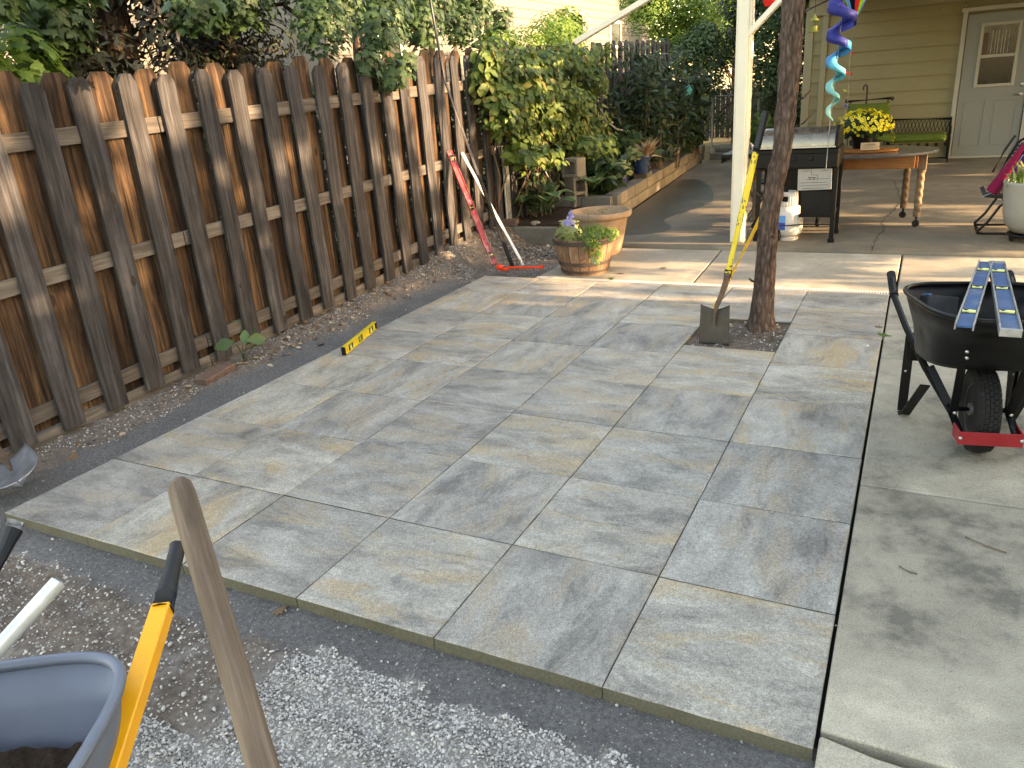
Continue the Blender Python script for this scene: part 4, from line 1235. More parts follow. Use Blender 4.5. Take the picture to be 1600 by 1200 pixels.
# wire lattice post by the vine
tp = thing('lattice_post', 'narrow strip of pale wire mesh on a board below the vine', 'trellis', (-4.25, 6.72, 0.22))
MB().box((-4.30, 6.72, 0.65), (0.02, 0.13, 0.9), ch=0.003).build('board', 'galvanised', tp)
w = MB()
for k in range(6): w.tube([(-4.283, 6.66 + k * 0.024, 0.22), (-4.283, 6.66 + k * 0.024, 1.1)], 0.0016, 4)
for k in range(34): w.tube([(-4.283, 6.658, 0.24 + k * 0.026), (-4.283, 6.782, 0.24 + k * 0.026)], 0.0014, 4)
w.build('wire_grid', 'black_metal', tp)
MB().box((-4.31, 6.52, 0.6), (0.03, 0.10, 0.85), ch=0.003).build('board', 'picket_grey', tp)
tag(MB().tube([(-4.2, 9.5, 1.62), (-4.18, 9.62, 1.38), (-4.16, 9.85, 1.17), (-4.12, 10.2, 1.02), (-4.05, 10.6, 0.96)], 0.014, 8).build('garden_hose', 'hose_grey', None, True), 'grey hose looping down the fence between vine and tall shrub', 'hose')
tag(MB().tube([(-4.2, 7.55, 1.15), (-4.18, 7.5, 0.95), (-4.16, 7.55, 0.7), (-4.1, 7.68, 0.45), (-4.05, 7.75, 0.3)], 0.009, 7).build('garden_hose', 'hose_grey', None, True), 'thin pale tube hanging from the vine down to the striped hosta', 'hose')

# tall shrub with large leaves in front of the far fence
def stems_shrub(label, x0, x1, y0, y1, z0, z1, nst, nl, size, mat, shape, seed, name='shrub', cat='shrub', droop=0.7, up=0.4):
    root = thing(name, label, cat, ((x0 + x1) / 2, (y0 + y1) / 2, z0))
    g = random.Random(seed); P = []
    for k in range(nst):
        bx, by = (x0 + x1) / 2 + g.uniform(-.3, .3) * (x1 - x0), (y0 + y1) / 2 + g.uniform(-.3, .3) * (y1 - y0)
        tx, ty, tz = g.uniform(x0, x1), g.uniform(y0, y1), g.uniform(z0 + (z1 - z0) * .55, z1)
        pts = [(bx + (tx - bx) * t + g.uniform(-.03, .03), by + (ty - by) * t + g.uniform(-.03, .03), z0 + (tz - z0) * (t ** 0.85)) for t in (0, .25, .5, .75, 1)]
        MB().tube(pts, [0.014, .012, .01, .007, .004], 5).build('stem', 'twig', root)
        for i in range(nl // nst):
            t = g.uniform(0.18, 1); j = min(3, int(t * 4)); f = t * 4 - j
            p = [pts[j][a] + (pts[j + 1][a] - pts[j][a]) * f + g.gauss(0, .07) for a in range(3)]
            P.append(p)
    leaves('foliage', P, size, mat, shape, root, up, (0.2, -0.2, 0), droop, seed)
    return root
stems_shrub('tall shaded shrub with long drooping leaves before the far fence', -4.35, -3.45, 10.3, 12.6, 0.22, 2.3, 30, 3200, 0.17, 'leaf_dark', 'lance', 51)
stems_shrub('dark glossy-leaved shrub at the far end of the bed', -4.3, -3.6, 13.2, 15.0, 0.22, 1.9, 20, 2000, 0.16, 'leaf_dark', 'ovate', 52)
stems_shrub('low dark leafy plant with broad leaves beside the cinder blocks', -4.1, -3.6, 8.3, 9.3, 0.22, 0.75, 16, 620, 0.17, 'leaf_dark', 'ovate', 53, 'leafy_plant', 'plant', 0.4, 0.6)
stems_shrub('shadowed green plant between the blue pots and the tall shrub', -4.2, -3.75, 9.7, 10.7, 0.22, 0.95, 14, 520, 0.17, 'leaf_maple', 'ovate', 54, 'leafy_plant', 'plant', 0.4, 0.6)
stems_shrub('low sunlit green plant beyond the step stones', -3.6, -2.4, 16.0, 16.9, 0.0, 0.75, 16, 1100, 0.13, 'leaf_bright', 'ovate', 55, 'leafy_plant', 'plant', 0.4, 0.6)
stems_shrub('low dark plant behind the wire gate near the house corner', -2.9, -2.1, 18.0, 19.0, -0.1, 0.9, 14, 900, 0.13, 'leaf_maple', 'ovate', 56, 'leafy_plant', 'plant', 0.4, 0.6)
stems_shrub('long-stemmed shaded plant below the vine beside the lattice strip', -4.3, -3.95, 6.95, 7.5, 0.2, 0.85, 12, 260, 0.14, 'leaf_dark', 'lance', 57, 'leafy_plant', 'plant', 0.9, 0.3)

def hosta(label, c, n, L, seed, mat='leaf_hosta', edge=True):
    root = thing('hosta', label, 'plant', c); g = random.Random(seed)
    for k in range(n):
        a = g.uniform(0, 6.28) if k > 3 else (-1.9 + k * 0.8)
        l = L * g.uniform(0.75, 1.1); w = l * 0.30; rise = l * g.uniform(0.35, 0.75)
        d = Vector((math.cos(a), math.sin(a), 0)); s = Vector((-d.y, d.x, 0))
        base = Vector(c) + Vector((0, 0, 0.05))
        def pt(u, v, d=d, s=s, base=base, l=l, w=w, rise=rise):
            t = 0.25 + u * 0.95
            zz = rise * math.sin(min(t, 1.25) * 1.9) * 1.0
            ww = w * (math.sin(min(1, u * 0.97 + 0.03) * math.pi) ** 0.7)
            return base + d * (l * t) + s * ((v - .5) * 2 * ww) + Vector((0, 0, zz - abs(v - .5) * -0.10 * l))
        m_ = MB(); nu, nv = 9, 6
        o = len(m_.v); m_.grid(pt, nu, nv)
        m_.mi = [1 if edge and (j in (0, nv - 1)) else 0 for j in range(nv) for i in range(nu)]
        m_.build('leaf', [mat, 'leaf_pale'], root, True, angle=0)
        MB().tube([base, base + d * l * 0.15 + Vector((0, 0, rise * .3)), pt(0.02, 0.5)], 0.006, 5).build('stalk', mat, root)
    return root
hosta('striped hosta with cream-edged leaves left of the cinder blocks', (-4.0, 7.15, 0.22), 11, 0.42, 3)
hosta('large hosta with pale-edged leaves right of the cinder blocks', (-3.78, 8.25, 0.32), 8, 0.42, 4)

# pots on the block wall
def pot(label, c, r0, r1, h, mat, name='plant_pot', rim=0.015):
    t = thing(name, label, 'plant pot', c)
    m_ = MB(); x, y, z = c
    m_.lathe([(r0 * .6, 0.004), (r0, 0.0), (r0 * 1.02, 0.01), (r0 + (r1 - r0) * .5, h * .5), (r1 * 0.99, h * .9), (r1 + rim, h * .92), (r1 + rim, h), (r1 - 0.006, h), (r1 - 0.012, h * .86), (0.0001, h * .85)], c, 28)
    m_.build('pot', mat, t, True, angle=50)
    return t
p_ = pot('dark blue glazed pot on the block wall holding spiky bronze and pale leaves', (-3.60, 9.80, 0.40), 0.11, 0.14, 0.26, 'blue_glaze')
gN = np.random.default_rng(5)
a = gN.uniform(0, 6.28, 90)
D = np.stack([np.cos(a) * .8, np.sin(a) * .8, gN.uniform(.6, 1.6, 90)], 1)
leaves('spikes', np.array([[-3.52, 9.8, 0.64]] * 90) + gN.normal(0, .015, (90, 3)), 0.26, 'leaf_straw', 'blade', p_, 0.2, None, 0, 5, dirs=D)
leaves('leaves', cloud([(-3.70, 9.75, 0.70)], [(.13, .13, .07)], 110, 6), 0.10, 'leaf_pale', 'ovate', p_, 0.6, (0, -.3, 0), 0.3, 6)
p_ = pot('cobalt blue glazed pot sitting at the near end of the block wall bed', (-3.72, 9.18, 0.26), 0.09, 0.12, 0.24, 'cobalt_glaze')
leaves('leaves', cloud([(-3.70, 9.15, 0.55)], [(.15, .15, .1)], 150, 7), 0.12, 'leaf_pale', 'lance', p_, 0.6, (0, -.3, 0), 0.6, 7)
tag(MB().tube([(-3.78, 12.4, 0.44), (-3.70, 12.45, 0.55), (-3.72, 12.6, 0.62), (-3.82, 12.7, 0.50), (-3.7, 12.5, 0.42)], 0.02, 8).build('white_planter_dish', 'pot_white', None, True), 'small white ornament at the far end of the bed on the wall', 'ornament') if False else None
tag(MB().ball((-3.78, 12.3, 0.50), 0.12, 12, 8, sc=(.8, 1, .8)).build('stone_ornament', 'pot_white', None, True), 'pale rounded ornament half hidden by leaves on the block wall', 'ornament')
tag(MB().extr([(0, 0), (.09, .03), (.12, .13), (.06, .22), (-.01, .16)], 0.006, (-3.78, 13.0, 1.35), (1, 0, 0), (0, 0, 1)).build('garden_flag', 'teal_cloth'), 'small teal scrap of cloth hanging in the shaded shrub', 'cloth')

# weed and leaf litter by the fence
w_ = thing('weed', 'single weed with round green leaves at the fence foot', 'weed', (-4.18, 2.12, 0.0))
for k, (dx, dy, dz) in enumerate([(0.05, -0.1, 0.16), (0.1, 0.06, 0.2), (0.12, 0.14, 0.12), (0.0, 0.05, 0.26)]):
    MB().tube([(-4.2, 2.12, 0.0), (-4.2 + dx * .5, 2.12 + dy * .5, dz * .8), (-4.2 + dx, 2.12 + dy, dz)], 0.004, 5).build('stem', 'leaf_maple', w_)
leaves('leaves', [(-4.15, 2.02, .18), (-4.1, 2.18, .21), (-4.08, 2.26, .13), (-4.2, 2.17, .27), (-4.14, 2.1, .12)], 0.13, 'leaf_hosta', 'ovate', w_, 0.6, (.6, -.4, 0), 0.5, 4)
n = 1500
lx = np.concatenate([rng.uniform(-4.42, -4.02, 900), rng.uniform(-4.3, -3.35, 600)]); ly = np.concatenate([rng.uniform(0.0, 6.4, 900), rng.uniform(5.3, 6.5, 600)])
zz, _, _ = soil_zv(lx, ly)
keep = fnoise(lx * 3, ly * 3, 77) > 0.47
tag(leaves('leaf_litter', np.stack([lx, ly, zz + 0.006], 1)[keep], 0.045, 'leaf_dry', 'ovate', None, 1.8, None, 0, 8), kind='stuff')
hx = rng.uniform(-1.18, -0.63, 46); hy = rng.uniform(3.55, 3.9, 46); zz, _, _ = soil_zv(hx, hy)
tag(leaves('leaf_litter', np.stack([hx, hy, zz + 0.008], 1), 0.03, 'leaf_dry', 'ovate', None, 1.6, None, 0, 9), kind='stuff')
lit = [(-2.35, 4.98, 'yellow leaf fallen on the tan slab by the barrel planter', 'leaf_bright'), (0.015, 3.78, 'flat yellow-green maple leaf over the joint beside the black barrow', 'leaf_bright'),
       (-0.03, 3.95, 'pinkish dry leaf curled on the joint near the black barrow', 'leaf_dry'), (-1.99, 0.05, None, 'leaf_dry'), (-1.46, -0.62, 'tiny tan leaf lying on the gravel near the wooden handle', 'leaf_dry'),
       (-1.86, -0.03, 'small orange-brown leaf on the dark sand by the paver edge', 'leaf_dry'), (-4.0, 0.62, 'crumpled pale dry leaf on dirt near the fence foot', 'leaf_dry'), (-3.95, 2.66, 'whitish shrivelled leaf on dark sand between level and fence', 'leaf_dry'),
       (-2.32, 5.14, 'small brown leaf on the tan slab right of the barrel', 'leaf_dry'), (-1.98, 5.45, 'tiny dark leaf in the middle of the tan slab', 'leaf_dry')]
for i, (x, y, lab, mt) in enumerate(lit):
    if not lab: continue
    z0 = 0.012 if x > -3.1 and y > 0.05 else soil_z(x, y) + 0.015
    o = leaves('fallen_leaf', [(x, y, z0)], [0.115 if mt == 'leaf_bright' else 0.07], mt, 'maple', None, 2.5, None, 0, 60 + i)
    tag(o, lab, 'leaf')
# crumbs on the pavers near the barrow and twigs on the concrete
cr = np.array([(-0.52, 3.62), (-0.43, 3.6), (-0.22, 3.58), (-0.07, 3.62), (-0.08, 3.5), (-0.4, 3.75), (-0.55, 3.42), (-1.3, 3.1), (-0.9, 2.8), (-2.1, 2.9), (-2.9, 1.0), (-1.0, 1.8), (-.3, 1.2), (-1.6, 2.2)])
tag(stones('crumbs', np.concatenate([cr, np.full((len(cr), 1), 0.004)], 1), rng.uniform(0.005, 0.011, len(cr)), 'gravel_stone', 71), kind='stuff')
n = 420
cr = np.stack([rng.uniform(-3.6, 1.2, n), rng.uniform(0.02, 6.2, n), np.full(n, 0.0025)], 1)
cr = cr[~((cr[:, 0] > -1.24) & (cr[:, 0] < -.6) & (cr[:, 1] > 3.2) & (cr[:, 1] < 3.95)) & ~((cr[:, 0] < -3.1) & (cr[:, 1] > 4.8))]
tag(stones('crumbs', cr, rng.uniform(0.0012, 0.004, len(cr)), 'gravel_stone', 72), kind='stuff')
for i, (a, b, lab) in enumerate([((0.18, 0.97), (0.24, 0.94), 'short dark twig on the grey concrete, nearer of two'), ((0.40, 1.26), (0.53, 1.19), 'longer pale twig on the grey concrete below the red bracket')]):
    tag(MB().tube([(a[0], a[1], .004), ((a[0] + b[0]) / 2, (a[1] + b[1]) / 2 - .012, .006), (b[0], b[1], .004)], 0.0028, 5).build('twig', 'twig'), lab, 'twig')

# ================================================================== POTS AT THE CORNER
t = thing('barrel_planter', 'half-barrel planter with dark hoops, purple and white flowers spilling over', 'planter', (-2.72, 5.22, 0.0))
c = (-2.72, 5.22, 0.0)
nst = 18
for k in range(nst):
    a0 = 2 * math.pi * k / nst + .01; a1 = 2 * math.pi * (k + 1) / nst - .01
    pr = [(0.215, 0), (0.245, .1), (0.27, .2), (0.290, .31), (0.268, .31), (0.248, .2), (0.2, .02)]
    vs = []
    for (r, z) in pr:
        for a in (a0, (a0 + a1) / 2, a1): vs.append((c[0] + r * math.cos(a), c[1] + r * math.sin(a), z))
    fs = []
    for i in range(len(pr) - 1):
        for j in range(2): fs.append((i * 3 + j, i * 3 + j + 1, i * 3 + j + 4, i * 3 + j + 3))
    fs += [tuple(i * 3 for i in range(len(pr)))[::-1], tuple(i * 3 + 2 for i in range(len(pr)))]
    MB().add(vs, fs).build('stave', 'barrel_wood', t, True, angle=30)
for z, r, h in ((0.02, 0.222, 0.022), (0.085, 0.243, 0.03), (0.262, 0.285, 0.035)):
    MB().lathe([(r, z), (r + 0.005, z), (r + 0.005 + h * .25, z + h), (r + h * .25, z + h)], c, 40).build('hoop', 'hoop_metal', t, True, angle=40)
MB().lathe([(0.0001, 0.26), (0.26, 0.26)], c, 30).build('soil', 'bed_soil', t)
leaves('foliage', cloud([(-2.66, 5.12, .34), (-2.55, 5.1, .36), (-2.58, 4.98, .31), (-2.5, 4.95, .22), (-2.47, 5.2, .33)], [(.1, .1, .08), (.09, .09, .07), (.07, .05, .06), (.05, .05, .09), (.09, .1, .05)], 900, 3), 0.045, 'leaf_bright', 'lance', t, .3, (0, -.2, 0), .2, 3)
leaves('foliage', cloud([(-2.86, 5.1, .36), (-2.8, 5.04, .34), (-2.88, 5.25, .38)], [(.09, .07, .06), (.07, .06, .05), (.06, .06, .06)], 90, 4), 0.10, 'leaf_pale', 'maple', t, .6, (0, -.4, 0), .3, 4)
leaves('purple_flowers', cloud([(-2.80, 5.12, .42), (-2.815, 5.12, .47), (-2.84, 5.11, .43), (-2.79, 5.12, .51)], [(.035, .03, .05), (.022, .022, .05), (.04, .03, .02), (.012, .012, .03)], 70, 6), 0.028, 'petal_purple', 'petal', t, .2, (0, -.6, 0), 0, 6)
leaves('white_flowers', cloud([(-2.5, 4.94, .14), (-2.52, 4.95, .17)], [(.03, .02, .02)] * 2, 14, 7), 0.03, 'curtain', 'petal', t, .2, (0, -.6, 0), 0, 7)
for k, (dx, dz) in enumerate([(-.08, .5), (.05, .52), (.14, .42)]):
    MB().tube([(-2.7 + dx * .3, 5.2, .28), (-2.7 + dx * .8, 5.18, dz * .8), (-2.7 + dx, 5.16, dz)], 0.003, 4).build('stem', 'leaf_bright', t)

t.scale = (1.04, 1.04, 1.13)
t = thing('terracotta_pot', 'large plain tan clay pot behind the barrel planter', 'plant pot', (-2.86, 6.05, 0.0))
MB().lathe([(0.20, 0.0), (0.215, 0.02), (0.27, 0.30), (0.288, 0.385), (0.315, 0.39), (0.33, 0.405), (0.335, 0.435), (0.325, 0.455), (0.30, 0.455), (0.285, 0.43), (0.265, 0.33), (0.0001, 0.32)], (-2.86, 6.05, 0), 40).build('pot', 'terracotta', t, True, angle=50)
leaves('sprigs', cloud([(-2.98, 5.95, .45), (-2.86, 5.85, .44), (-2.75, 5.9, .45)], [(.12, .06, .05)] * 3, 60, 9), 0.035, 'leaf_pale', 'lance', t, .3, None, .1, 9)

# ================================================================== LEVELS AND POLES BY THE FENCE
def level(label, a, b, w, h, body, web, up, windows=3, vial_in='vial', open_end=True, vialpos=(.2, .5, .8), name='spirit_level', capmat=None, flange=0.006, group=None):
    """I-beam level from a to b; w across the flanges (lies along 'side'), h between the flanges"""
    a = Vector(a); b = Vector(b); d = (b - a); L = d.length; d.normalize()
    upv = Vector(up); side = d.cross(upv).normalized(); n = side.cross(d).normalized()
    t = thing(name, label, 'spirit level', a, 0, group)
    m3 = Matrix((side, d, n)).transposed()
    mid = (a + b) / 2
    def P(s, l, z): return a + side * s + d * l + n * z
    # flanges at +-h/2 along side, web between
    m_ = MB()
    for sg in (-1, 1): m_.box(P(sg * (h / 2 - flange / 2), L / 2, 0), (flange, L, w), m3, 0.0012)
    m_.build('rail', body, t)
    # web cut into plates between the windows
    cuts = sorted([(p_ * L - 0.035, p_ * L + 0.035) for p_ in vialpos])
    s0 = 0.004; pl_ = []
    for c0, c1 in cuts: pl_.append((s0, c0)); s0 = c1
    pl_.append((s0, L - 0.004))
    for c0, c1 in pl_: MB().box(P(0, (c0 + c1) / 2, 0), (h - 2 * flange + 0.001, c1 - c0, w * 0.28), m3).build('web', web, t)
    for i, (c0, c1) in enumerate(cuts):
        lc = (c0 + c1) / 2
        f_ = MB()
        for q in (-1, 1): f_.box(P(0, lc + q * 0.031, 0), (h - 2 * flange, 0.009, w * 0.5), m3, 0.001)
        f_ = f_.build('vial_frame', 'grey_plastic' if body != 'yellow_paint' else 'black_plastic', t)
        if i == len(cuts) // 2: MB().tube([P(-h * .3, lc, w * .1), P(h * .3, lc, w * .1)], 0.0085, 10).build('vial', vial_in, f_, True)
        else: MB().tube([P(-h * .36, lc, w * .15), P(0, lc, w * .19), P(h * .36, lc, w * .15)], 0.0085, 10).build('vial', vial_in, f_, True)
    if not open_end:
        for q in (0.004, L - 0.004): MB().box(P(0, q, 0), (h, 0.014, w * 1.03), m3, 0.002).build('end_cap', capmat or 'alu', t)
    return t
level('scuffed blue spirit level with open end, left of the pair across the black wheelbarrow', (0.31, 1.48, 0.770), (0.46, 2.87, 0.712), 0.027, 0.066, 'alu', 'blue_anod', (0, 0, 1), vialpos=(.17, .52, .83))
level('bright blue spirit level with closed box end, right of the pair across the black wheelbarrow', (0.455, 1.43, 0.772), (0.505, 2.83, 0.714), 0.030, 0.072, 'alu', 'blue_anod', (0, 0, 1), vialpos=(.22, .55, .84), open_end=False)
level('short yellow spirit level with black ends lying on the left pavers', (-3.49, 2.40, 0.034), (-3.66, 3.02, 0.034), 0.03, 0.062, 'yellow_paint', 'yellow_paint', (0.97, 0.2, 0.0), vialpos=(.2, .5, .84), open_end=False, capmat='black_plastic')
level('long red paint-worn spirit level leaning on the fence', (-3.74, 5.23, 0.03), (-4.335, 5.52, 1.15), 0.03, 0.062, 'red_level', 'red_level', (0.72, -0.6, 0.35), vialpos=(.08, .5, .94), open_end=False, capmat='red_level')
t = thing('screed_pole', 'long thin black pole leaning on the fence, taller than the rest', 'pole', (-3.53, 5.24, 0.01))
MB().tube([(-3.53, 5.24, 0.0), (-3.93, 5.39, 0.92)], 0.021, 10).build('grip', 'black_rubber', t, True)
MB().tube([(-3.93, 5.39, 0.92), (-4.32, 5.54, 1.86), (-4.44, 5.585, 2.75)], 0.0135, 10).build('shaft', 'black_pole', t, True)
t = thing('white_pole', 'white pole leaning on the fence beside the red level', 'pole', (-3.46, 5.34, 0.01))
MB().tube([(-3.46, 5.34, 0.0), (-3.50, 5.36, 0.06)], 0.017, 10).build('tip', 'steel', t, True)
MB().tube([(-3.50, 5.36, 0.06), (-4.33, 5.78, 1.11)], 0.0165, 10).build('shaft', 'white_pole', t, True)
t = thing('orange_caulk_tool', 'bright orange plastic hand tool lying at the patio corner', 'hand tool', (-3.45, 5.08, 0.01))
MB().bar((-3.52, 5.09, 0.035), (-3.16, 5.14, 0.04), 0.034, 0.022, ch=0.006).build('handle', 'orange_plastic', t, True)
MB().ball((-3.59, 5.07, 0.04), 0.038, 12, 8, sc=(1.25, 1, .8)).bar((-3.60, 5.07, 0.02), (-3.50, 5.09, 0.02), 0.05, 0.025, ch=0.006).build('head', 'orange_plastic', t, True)
MB().box((-3.15, 5.14, 0.045), (0.035, 0.045, 0.03), (0, 0, .1), ch=0.006).build('tip', 'orange_plastic', t, True)

# ================================================================== TREE IN THE PATIO
tr_ = thing('patio_tree', 'slim rough-barked tree trunk growing through the paver cut-out', 'tree', (-0.79, 3.74, -0.03))
ctl = [(-0.07, -0.785, 0.125), (0.0, -0.79, 0.098), (0.08, -0.79, 0.078), (0.33, -0.782, 0.066), (0.74, -0.775, 0.059), (1.0, -0.745, 0.056), (1.24, -0.708, 0.055), (1.5, -0.698, 0.057), (1.75, -0.688, 0.060), (2.12, -0.688, 0.061), (2.6, -0.70, 0.06), (3.4, -0.66, 0.055), (4.6, -0.7, 0.045)]
def trunk_at(z):
    for (a, b) in zip(ctl[:-1], ctl[1:]):
        if z <= b[0]:
            f = (z - a[0]) / (b[0] - a[0]); return a[1] + (b[1] - a[1]) * f, a[2] + (b[2] - a[2]) * f
    return ctl[-1][1], ctl[-1][2]
nz, nk = 420, 84
vs = []
for i in range(nz + 1):
    z = -0.07 + (4.67) * (i / nz) ** 1.25
    x, r = trunk_at(z)
    for k in range(nk):
        a = 2 * math.pi * k / nk
        rr_ = r * (1 + 0.045 * math.sin(3 * a + z * 1.3) + (0.16 * max(0, math.cos(4 * a + 1)) * max(0, 1 - z / 0.12) if z < 0.12 else 0))
        p = Vector((math.cos(a) * 15, math.sin(a) * 15, z * 17))
        nn = mnoise.noise(p * 0.45) * 0.0045 + abs(mnoise.noise(Vector((math.cos(a) * 4.6, math.sin(a) * 4.6, z * 3.8)) * 1.6)) * 0.012 + mnoise.noise(p * 1.1) * 0.003
        # old branch collars
        for zc, ac, am in ((1.74, 4.4, .012), (1.43, 5.2, .014), (1.12, 4.0, .010), (0.62, 5.4, .010), (0.93, 4.9, .008), (1.9, 3.6, .01)):
            da = (a - ac + math.pi) % (2 * math.pi) - math.pi
            nn += am * math.exp(-((z - zc) / 0.03) ** 2) * (0.55 + 0.45 * math.exp(-(da / 0.7) ** 2))
        rr_ += nn
        vs.append((x + rr_ * math.cos(a), 3.74 + rr_ * math.sin(a), z))
fs = [(i * nk + k, i * nk + (k + 1) % nk, (i + 1) * nk + (k + 1) % nk, (i + 1) * nk + k) for i in range(nz) for k in range(nk)]
MB().add(vs, fs).build('trunk', 'bark', tr_, True, angle=0)
for k, (z, a, l) in enumerate([(2.03, -0.15, .30), (0.92, 3.3, .05), (0.33, 3.1, .035), (0.66, -.9, .05), (1.36, .2, .12), (1.52, -.1, .09)]):
    x, r = trunk_at(z)
    p0 = Vector((x + r * .8 * math.cos(a), 3.74 + r * .8 * math.sin(a), z)); d = Vector((math.cos(a), math.sin(a), .35)).normalized()
    MB().tube([p0, p0 + d * (r * .3 + l * .5), p0 + d * (r * .3 + l) + Vector((0, 0, l * .35))], [0.011, .006, .003] if l > .1 else [.012, .009, .006], 7).build('twig_stub', 'bark', tr_, True)
g = random.Random(12)
up_c = []; up_r = []
for k in range(10):
    a = g.uniform(0, 6.28); e = (-0.7 + math.cos(a) * g.uniform(1.0, 2.2), 3.74 + math.sin(a) * g.uniform(1.0, 2.2), g.uniform(4.2, 6.2))
    m2 = MB(); limb(m2, (-0.68, 3.74, g.uniform(3.2, 4.6)), e, 0.03, 0.008, 5, .05, k, 6); m2.build('limb', 'bark', tr_, True)
    up_c.append(e); up_r.append(g.uniform(.5, .9))
leaves('crown', cloud(up_c, up_r, 2600, 13), 0.13, 'leaf_dark', 'ovate', tr_, .5, None, .4, 13)

# ------------------------------------------------------------------ square-mouth shovel on the trunk
def shovel_blade(mb, c, w, h, side, down, nrm, curve=0.02, rim=True):
    """square blade: c = top centre, side / down / nrm unit vectors"""
    nu, nv = 12, 12
    def pt(u, v):
        x = (u - .5) * w * (1 - 0.05 * (1 - v)); dish = curve * (1 - (2 * u - 1) ** 2) + 0.012 * (1 - v)
        top = -0.035 * h / .25 * (abs(2 * u - 1) ** 1.6) * (1 - v) * 1.0
        return Vector(c) + Vector(side) * x + Vector(down) * (v * h + top) - Vector(nrm) * dish
    mb.grid(pt, nu, nv); return mb
t = thing('square_shovel', 'dark square-bladed shovel with yellow patterned handle leaning on the tree trunk', 'shovel', (-1.04, 3.36, -0.03))
side = Vector((1, 0.06, 0)).normalized(); down = Vector((0.02, -0.1, -1)).normalized(); nrm = side.cross(down).normalized()
if nrm.y > 0: nrm = -nrm
b_ = shovel_blade(MB(), (-1.045, 3.40, 0.215), 0.205, 0.255, side, down, nrm, 0.018).build('blade', 'blade_dark', t, True, solid=0.004, angle=0)
MB().tube([(-1.045, 3.385, 0.10), (-1.045, 3.392, 0.19), (-1.03, 3.40, 0.25), (-1.005, 3.42, 0.32), (-0.985, 3.445, 0.40), (-0.975, 3.455, 0.46)], [.006, .012, .016, .019, .021, .022], 12).build('socket', 'rust_steel', t, True)
MB().tube([(-0.977, 3.452, 0.44), (-0.973, 3.458, 0.485)], 0.0245, 12).build('collar', 'rubber_grip', t, True)
ha = Vector((-0.975, 3.455, 0.46)); hb = Vector((-0.865, 3.68, 1.22)); hc = Vector((-0.825, 3.755, 1.47))
MB().tube([ha, (ha + hb) / 2, hb], 0.0215, 14).build('handle', 'fibre_yellow', t, True)
MB().tube([hb - (hb - ha) * .01, hb + (hc - hb) * .1, hc], [0.0235, .0245, .0235], 12).build('grip', 'rubber_grip', t, True)
t = thing('second_shovel', 'plain orange-yellow tool handle leaning behind the square shovel', 'shovel', (-1.15, 3.6, 0))
MB().tube([(-1.145, 3.85, 0.10), (-0.85, 4.0, 0.78)], 0.0165, 12).build('handle', 'fibre_orange', t, True)
MB().tube([(-1.13, 3.845, 0.09), (-1.155, 3.84, 0.03)], [.018, .01], 10).build('socket', 'rust_steel', t, True)

# ================================================================== PORCH THINGS
ZP = 0.022
# --- grill, front at y=6.72 .. 7.28
t = thing('gas_grill', 'black gas grill with steel lid front and flat side shelf, left of the table', 'grill', (-0.95, 7.0, ZP))
gx0, gx1, gy0, gy1 = -1.38, -0.62, 6.74, 7.24
for x in (gx0 + .02, gx1):
    for y in (gy0, gy1):
        L_ = MB(); L_.bar((x, y, ZP), (x, y, 0.77), 0.045, 0.035, ch=0.004); L_.box((x, y, ZP + .02), (0.065, 0.05, 0.04), ch=0.004)
        L_.build('leg', 'black_metal', t)
MB().box(((gx0 + gx1) / 2, 6.99, 0.86), (0.80, 0.52, 0.20), ch=0.012).build('firebox', 'black_metal', t)
MB().box(((gx0 + gx1) / 2, 6.712, 0.845), (0.78, 0.02, 0.135), ch=0.004).build('control_panel', 'black_metal', t)
for x in (-1.2, -1.02, -0.86): MB().lathe([(.022, 0), (.02, .02), (.0001, .022)], (x, 6.70, 0.86), 14, (0, -1, 0)).build('knob', 'black_plastic', t, True)
# lid: curved profile extruded along x
prof = [(6.70, .965), (6.70, 1.035), (6.73, 1.09), (6.82, 1.135), (6.95, 1.15), (7.1, 1.14), (7.22, 1.08), (7.25, .965)]
m_ = MB(); k = len(prof)
for x in (gx0 + .03, gx1 - .03):
    m_.v += [(x, y, z) for y, z in prof]
m_.f = [(i, i + 1, i + 1 + k, i + k) for i in range(k - 1)]; m_.mi = [0] * (k - 1)
m_.build('lid', 'lid_steel', t, True, angle=30)
for x in (gx0 + .015, gx1 - .015):
    m_ = MB(); q = [(y, z) for y, z in prof]
    vs = [(x - .015, y, z + (.012 if 0 < i < k - 1 else 0)) for i, (y, z) in enumerate(q)] + [(x + .015, y, z + (.012 if 0 < i < k - 1 else 0)) for i, (y, z) in enumerate(q)]
    m_.add(vs, [tuple(range(k))[::-1], tuple(range(k, 2 * k))] + [(i, (i + 1) % k, (i + 1) % k + k, i + k) for i in range(k)]); m_.build('lid_end', 'black_metal', t)
MB().box(((gx0 + gx1) / 2, 6.69, 0.972), (0.72, 0.02, 0.012), ch=0.002).build('lid_lip', 'steel', t)
MB().box((-1.57, 6.98, 0.905), (0.36, 0.50, 0.035), ch=0.006).build('side_shelf', 'black_metal', t)
MB().box((-1.745, 6.98, 0.875), (0.015, 0.50, 0.08), ch=0.003).build('shelf_edge', 'black_metal', t)
MB().box((-0.785, 7.0, 0.29), (0.33, 0.50, 0.035), ch=0.004).build('bottom_shelf', 'black_metal', t)
MB().box((-1.0, 7.25, 0.53), (0.74, 0.012, 0.46), ch=0.002).build('back_panel', 'black_metal', t)
MB().box((-0.785, 6.742, 0.42), (0.30, 0.012, 0.24), ch=0.002).build('lower_panel', 'black_metal', t)
